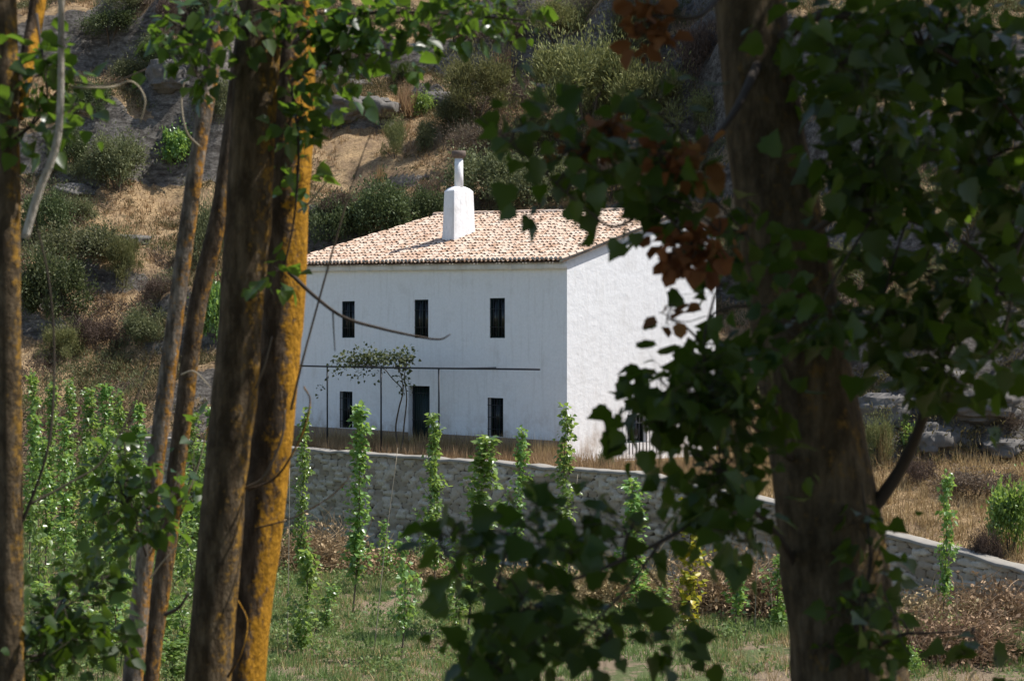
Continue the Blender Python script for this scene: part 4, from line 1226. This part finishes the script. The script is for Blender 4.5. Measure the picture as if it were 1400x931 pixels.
_, bl['mid'] = branch(big, [(1095, 640, 8, 16), (1050, 600, 7.5, 12), (1000, 560, 7.1, 9), (930, 540, 6.9, 6), (868, 545, 6.8, 3)])
_, bl['hang'] = branch(big, [(1060, 420, 7.8, 8), (1000, 420, 7.2, 6), (968, 440, 6.9, 5), (963, 500, 6.8, 4), (968, 620, 6.8, 3)])
_, bl['up'] = branch(big, [(1040, 80, 8, 22), (1000, 160, 7.3, 14), (930, 240, 6.8, 9), (850, 308, 6.5, 6), (800, 285, 6.5, 4), (720, 215, 6.5, 3), (655, 160, 6.5, 2)])
_, bl['up2'] = branch(big, [(1020, -60, 8, 24), (960, 20, 7.2, 10), (900, 20, 7.0, 6), (880, 50, 7.0, 3)])
_, bl['tr'] = branch(big, [(1060, 60, 8, 30), (1130, 20, 7.6, 20), (1240, 50, 7.4, 14), (1340, 110, 7.5, 9), (1420, 200, 7.6, 6)])
_, bl['tr2'] = branch(big, [(1095, 330, 8, 18), (1160, 290, 7.4, 13), (1240, 300, 7.3, 10), (1330, 340, 7.5, 7), (1400, 420, 7.6, 4)])
branch(big, [(1350, 485, 7.3, 7), (1372, 455, 7.3, 7), (1384, 400, 7.3, 6), (1380, 355, 7.3, 5)], 'twig')
branch(big, [(905, 428, 6.8, 2), (935, 440, 6.8, 2), (966, 432, 6.85, 2)], 'twig')
_, bl['q'] = branch(big, [(1175, 905, 7.9, 12), (1225, 870, 7.5, 8), (1280, 865, 7.4, 5), (1340, 862, 7.4, 2)])
_, bl['ivy'] = branch(big, [(1190, 960, 7.72, 8), (1180, 850, 7.7, 7), (1190, 760, 7.7, 6), (1178, 660, 7.7, 3)], name='ivy_stem')
SPR = [(1270, 75, 180, 105, 7.6, 430, 'tr'), (1345, 220, 95, 105, 7.9, 210, 'tr'), (1195, 235, 105, 85, 7.2, 200, 'tr2'), (1150, 90, 80, 110, 6.9, 120, 'tr'),
       (1260, 370, 120, 66, 7.4, 150, 'tr2'), (1370, 400, 50, 110, 7.7, 110, 'tr2'), (1110, 440, 90, 50, 6.8, 66, 'tr2'), (1290, 500, 100, 50, 7.2, 110, 'right'),
       (1020, 320, 36, 80, 6.8, 36, 'up'), (1200, 440, 80, 60, 7.3, 70, 'tr2'), (1390, 300, 40, 60, 7.6, 60, 'tr'),
       (715, 175, 62, 40, 6.5, 44, 'up'), (815, 200, 85, 46, 6.6, 70, 'up'), (930, 225, 66, 56, 6.7, 70, 'up'), (885, 145, 60, 26, 6.9, 18, 'up'), (925, 305, 56, 36, 6.7, 40, 'up'), (790, 250, 60, 18, 6.5, 16, 'up'), (985, 390, 36, 50, 6.8, 24, 'hang'),
       (935, 555, 80, 75, 6.8, 210, 'mid'), (1015, 550, 50, 95, 6.9, 130, 'mid'), (985, 645, 85, 50, 6.9, 110, 'mid'),
       (700, 735, 115, 44, 6.1, 74, 'low'), (725, 835, 130, 70, 6.1, 130, 'low2'), (860, 730, 80, 40, 6.5, 44, 'low'), (975, 720, 80, 42, 6.9, 66, 'low'), (640, 895, 60, 45, 6.1, 40, 'low2'), (830, 870, 90, 55, 6.3, 50, 'low2'), (612, 735, 34, 34, 6.0, 12, 'low'), (930, 850, 34, 60, 6.5, 20, 'low'),
       (1225, 845, 60, 80, 7.4, 44, 'q'), (1330, 865, 40, 44, 7.4, 10, 'q')]
for k, (cx, cy, rx, ry, D, n, br) in enumerate(SPR):
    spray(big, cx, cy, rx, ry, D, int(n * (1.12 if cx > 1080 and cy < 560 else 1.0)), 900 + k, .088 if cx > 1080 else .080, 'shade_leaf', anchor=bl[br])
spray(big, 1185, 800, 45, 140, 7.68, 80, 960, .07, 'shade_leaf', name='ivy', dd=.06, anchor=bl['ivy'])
for k, (cx, cy, rx, ry, n) in enumerate([(835, 178, 20, 15, 26), (795, 198, 26, 9, 22), (905, 216, 22, 11, 24), (945, 226, 22, 11, 22), (890, 30, 18, 32, 56), (948, 340, 40, 32, 70), (912, 435, 16, 13, 7), (985, 318, 18, 14, 8)]):
    spray(big, cx, cy, rx, ry, 6.6 if cx != 890 else 7.0, n, 980 + k, .082, 'dead_leaf', 'dead_leaf_spray', .05, CURL, bl['up2'] if cx == 890 else bl['hang'] if cy > 400 else bl['up'], sp=.03)
crown(big, (3.4, 6.7, CZ + 4.3), (3.0, 2.1, 2.3), 11000, 1001, .15, 30)
crown(big, (.9, 5.7, CZ + 4.2), (2.6, 2.1, 1.6), 8000, 1002, .15, 20)

# leaning poplars on the left
thick = tree_root('poplar_tree', 270, 10.0, 'thickest of the leaning poplars at left with dark lichen spotted bark')
trunk(thick, [(395, -900, 10.6, 44), (370, -300, 10.3, 54), (354, 0, 10.1, 60), (348, 160, 10, 60), (338, 320, 10, 60), (326, 480, 10, 60), (308, 660, 10, 60), (283, 931, 10, 62), (250, 1300, 10, 80)], M['bark_dark'], 30, .13, 11)
orange = tree_root('poplar_tree', 320, 10.5, 'leaning poplar with bright orange lichen on its sunlit side')
trunk(orange, [(440, -900, 11, 44), (420, -300, 10.8, 54), (404, 0, 10.6, 62), (394, 200, 10.5, 66), (388, 330, 10.5, 64), (380, 480, 10.5, 62), (362, 660, 10.5, 62), (331, 931, 10.5, 62), (300, 1300, 10.5, 78)], M['bark_orange'], 26, .12, 12)
pale = tree_root('poplar_tree', 180, 11.2, 'thin pale barked poplar leaning at left with lichen patches')
trunk(pale, [(330, -900, 11, 12), (306, -200, 11.4, 15), (292, 60, 11.3, 21), (272, 200, 11.2, 22), (251, 350, 11.2, 23), (228, 520, 11.2, 24), (208, 680, 11.2, 24), (181, 931, 11.2, 28), (150, 1300, 11.2, 34)], M['bark_pale'], 18, .10, 13)
thin = tree_root('poplar_tree', 215, 11.6, 'thin dark poplar leaning close behind the pale barked one')
trunk(thin, [(372, -900, 11.4, 14), (345, -100, 11.8, 19), (324, 110, 11.7, 22), (302, 280, 11.6, 24), (268, 430, 11.6, 25), (248, 590, 11.6, 25), (228, 750, 11.6, 26), (203, 931, 11.6, 28), (170, 1300, 11.6, 34)], M['bark_lichen'], 18, .10, 14)
edge_t = tree_root('poplar_tree', 15, 9.0, 'poplar trunk cut by the left edge of the picture')
trunk(edge_t, [(-10, -700, 9.4, 40), (2, -100, 9.2, 34), (8, 150, 9.1, 35), (10, 400, 9, 36), (12, 650, 9, 38), (10, 931, 9, 46), (10, 1300, 9, 66)], M['bark_dark'], 22, .10, 15)
trunk(edge_t, [(75, -200, 9.5, 20), (52, 0, 9.4, 22), (40, 70, 9.3, 22), (22, 160, 9.15, 24)], M['bark_orange'], 14, .1, 16, 'fork')
trunk(edge_t, [(92, -200, 8.75, 9), (84, 0, 8.75, 9), (83, 130, 8.75, 10), (76, 200, 8.75, 11), (52, 265, 8.75, 11), (34, 326, 8.75, 11)], M['bare_wood'], 12, .12, 17, 'dead_stem')
# their bare twigs
branch(edge_t, [(20, 190, 9, 9.8), (50, 165, 9, 7), (90, 115, 9.1, 5.6), (140, 118, 9.2, 4.2), (200, 95, 9.3, 2.8)])
branch(edge_t, [(100, 120, 9.1, 5.6), (150, 120, 9.1, 5.6), (180, 112, 9.2, 4.2), (198, 135, 9.2, 4.2), (192, 168, 9.2, 2.8)], 'cane')
branch(edge_t, [(16, 740, 9, 11.2), (40, 690, 9, 8.4), (68, 600, 9, 7), (74, 480, 9.1, 5.6), (66, 380, 9.1, 5.6), (48, 300, 9.1, 4.2)])
branch(edge_t, [(40, 690, 9, 7), (95, 660, 9.1, 5.6), (140, 630, 9.2, 4.2), (180, 560, 9.3, 4.2), (212, 470, 9.4, 2.8)])
branch(edge_t, [(25, 240, 9, 5.6), (45, 250, 9, 4.2), (46, 195, 9.05, 2.8)], 'twig')
branch(orange, [(395, 372, 10.3, 12.6), (430, 405, 10.2, 10.5), (470, 434, 10.1, 9.1), (520, 449, 10.1, 8.4), (565, 459, 10.1, 7), (600, 464, 10.1, 5.6), (616, 457, 10.1, 2.8)])
branch(orange, [(455, 425, 10.1, 4.2), (456, 450, 10.1, 3.5), (458, 480, 10.1, 2.8)])
branch(orange, [(398, 560, 10.3, 7), (412, 500, 10.2, 6.3), (428, 440, 10.2, 5.6), (450, 360, 10.1, 5.6), (476, 270, 10.1, 4.9), (500, 200, 10.2, 3.5), (516, 165, 10.2, 2.1)], 'twig')
branch(orange, [(408, 290, 10.3, 7), (425, 275, 10.2, 5.6), (450, 245, 10.2, 4.2), (466, 238, 10.2, 2.8)], 'cane')
branch(orange, [(470, 275, 10.1, 3.5), (490, 262, 10.1, 2.8), (512, 240, 10.1, 1.68)], 'twig')
branch(orange, [(335, 668, 10, 7), (362, 650, 9.9, 6.3), (385, 600, 9.9, 5.6), (390, 560, 9.9, 4.2)], 'twig')
branch(orange, [(340, 670, 10, 7), (380, 650, 9.9, 6.3), (412, 595, 9.9, 5.6), (424, 550, 9.9, 4.2), (415, 528, 9.9, 4.2)], 'bark_orange')
branch(orange, [(350, 722, 10, 5.6), (400, 708, 9.9, 4.2), (450, 680, 9.9, 3.5), (480, 650, 9.9, 2.1)], 'bark_orange')
branch(thick, [(312, 925, 9.9, 7), (330, 890, 9.8, 7), (338, 850, 9.8, 5.6), (325, 820, 9.8, 4.2)], 'bark_orange')
branch(thick, [(350, 530, 9.9, 7), (362, 500, 9.8, 5.6), (372, 460, 9.8, 4.2)], 'twig')
branch(pale, [(212, 700, 11.1, 7), (250, 680, 11, 5.6), (270, 640, 11, 4.2), (282, 590, 11, 2.8)], 'cane')
branch(pale, [(216, 735, 11.1, 7), (240, 715, 11, 5.6), (252, 690, 11, 4.2), (275, 620, 11, 3.5), (290, 560, 11, 2.8)], 'bark_orange')
branch(pale, [(200, 760, 11.1, 7), (180, 690, 11, 5.6), (170, 600, 11, 4.2), (178, 560, 11, 2.8)])
branch(pale, [(206, 790, 11.1, 5.6), (225, 765, 11, 4.2), (255, 735, 11, 2.8)], 'cane')
branch(pale, [(248, 512, 11.1, 5.6), (266, 508, 11, 4.2), (288, 530, 11, 2.8)], 'cane')
branch(thin, [(226, 840, 11.5, 11.2), (245, 830, 11.4, 9.8), (258, 810, 11.4, 7)])
branch(pale, [(272, 200, 11.1, 7), (255, 180, 11, 5.6), (248, 140, 11, 5.6), (252, 110, 11, 4.2)], 'cane')
_, tl = branch(orange, [(404, 60, 10.4, 19.6), (430, 40, 10.1, 14), (490, 20, 9.9, 11.2), (580, 18, 9.8, 7), (680, 25, 9.8, 5.6), (740, 30, 9.8, 2.8)])
_, tl2 = branch(orange, [(400, 110, 10.3, 12.6), (430, 90, 10.1, 9.8), (470, 70, 10, 7), (520, 80, 10, 4.2)])
_, tl3 = branch(orange, [(398, 120, 10.2, 8.4), (408, 200, 10.0, 7), (402, 300, 10.0, 5.6), (385, 380, 10.0, 4.2)])
_, tl4 = branch(thick, [(350, 40, 10, 14), (310, 20, 9.8, 11.2), (260, 40, 9.7, 8.4), (220, 20, 9.7, 5.6)])
_, tl5 = branch(edge_t, [(50, 20, 9.3, 8.4), (60, 90, 9.0, 5.6), (66, 140, 9.0, 4.2)])
_, tl6 = branch(pale, [(205, 700, 10.9, 8.4), (185, 660, 10.6, 7), (150, 660, 10.5, 4.2)])
_, tl7 = branch(edge_t, [(16, 880, 9, 8), (50, 850, 9.1, 6), (90, 830, 9.3, 4), (150, 785, 9.4, 2)])
_, tl8 = branch(edge_t, [(16, 900, 9, 8), (60, 895, 9.2, 5), (160, 890, 9.4, 2)])
_, tl9 = branch(thin, [(238, 700, 11.6, 6), (255, 670, 11.5, 4), (268, 630, 11.4, 2)])
LS = [(orange, 470, 25, 80, 40, 9.9, 120, tl), (orange, 590, 20, 90, 34, 9.8, 120, tl), (orange, 690, 22, 60, 30, 9.8, 60, tl), (orange, 450, 90, 60, 50, 10.0, 100, tl2), (orange, 520, 80, 40, 30, 10, 24, tl2),
      (orange, 412, 160, 24, 60, 10.0, 60, tl3), (orange, 405, 230, 16, 30, 10.0, 18, tl3), (orange, 384, 370, 18, 26, 10.0, 18, tl3),
      (thick, 250, 40, 50, 40, 9.7, 70, tl4), (thick, 315, 24, 50, 30, 9.7, 46, tl4), (thick, 270, 105, 26, 26, 9.7, 26, tl4), (thick, 370, 14, 50, 26, 9.8, 36, tl4),
      (edge_t, 60, 100, 46, 40, 9.0, 70, tl5), (edge_t, 40, 175, 40, 30, 9.0, 34, tl5), (edge_t, 88, 150, 24, 50, 9.1, 24, tl5),
      (pale, 170, 690, 55, 70, 10.5, 130, tl6), (pale, 225, 690, 40, 60, 10.6, 40, tl6), (thin, 265, 640, 20, 60, 11.4, 30, tl9),
      (edge_t, 80, 830, 70, 60, 9.3, 110, tl7), (edge_t, 60, 900, 60, 40, 9.2, 80, tl8), (edge_t, 140, 790, 30, 30, 9.4, 26, tl7), (edge_t, 150, 890, 40, 40, 9.4, 30, tl8)]
for k, (t, cx, cy, rx, ry, D, n, an) in enumerate(LS):
    spray(t, cx, cy, rx, ry, D, int(n * 1.25), 1100 + k, .086, dd=.35, anchor=an, tpl=DELTA, mat='shade_leaf' if cy > 740 else 'poplar_leaf')  # lower sprays get the leaf colour with shade painted in
crown(thick, (-1.6, 9.0, CZ + 5.0), (2.0, 2.0, 1.8), 600, 1201)
crown(edge_t, (-4.4, 8.0, CZ + 4.6), (1.6, 1.8, 2.0), 900, 1202)
crown(thick, (-1.2, 4.5, CZ + 4.2), (3.4, 3.2, 1.5), 5500, 1203)  # unseen foliage towards the camera, added to darken the foreground
crown(big, (3.4, 2.5, CZ + 3.6), (3.2, 3.5, 1.6), 5000, 1003)  # out-of-view leaf mass overhead, also added for shade
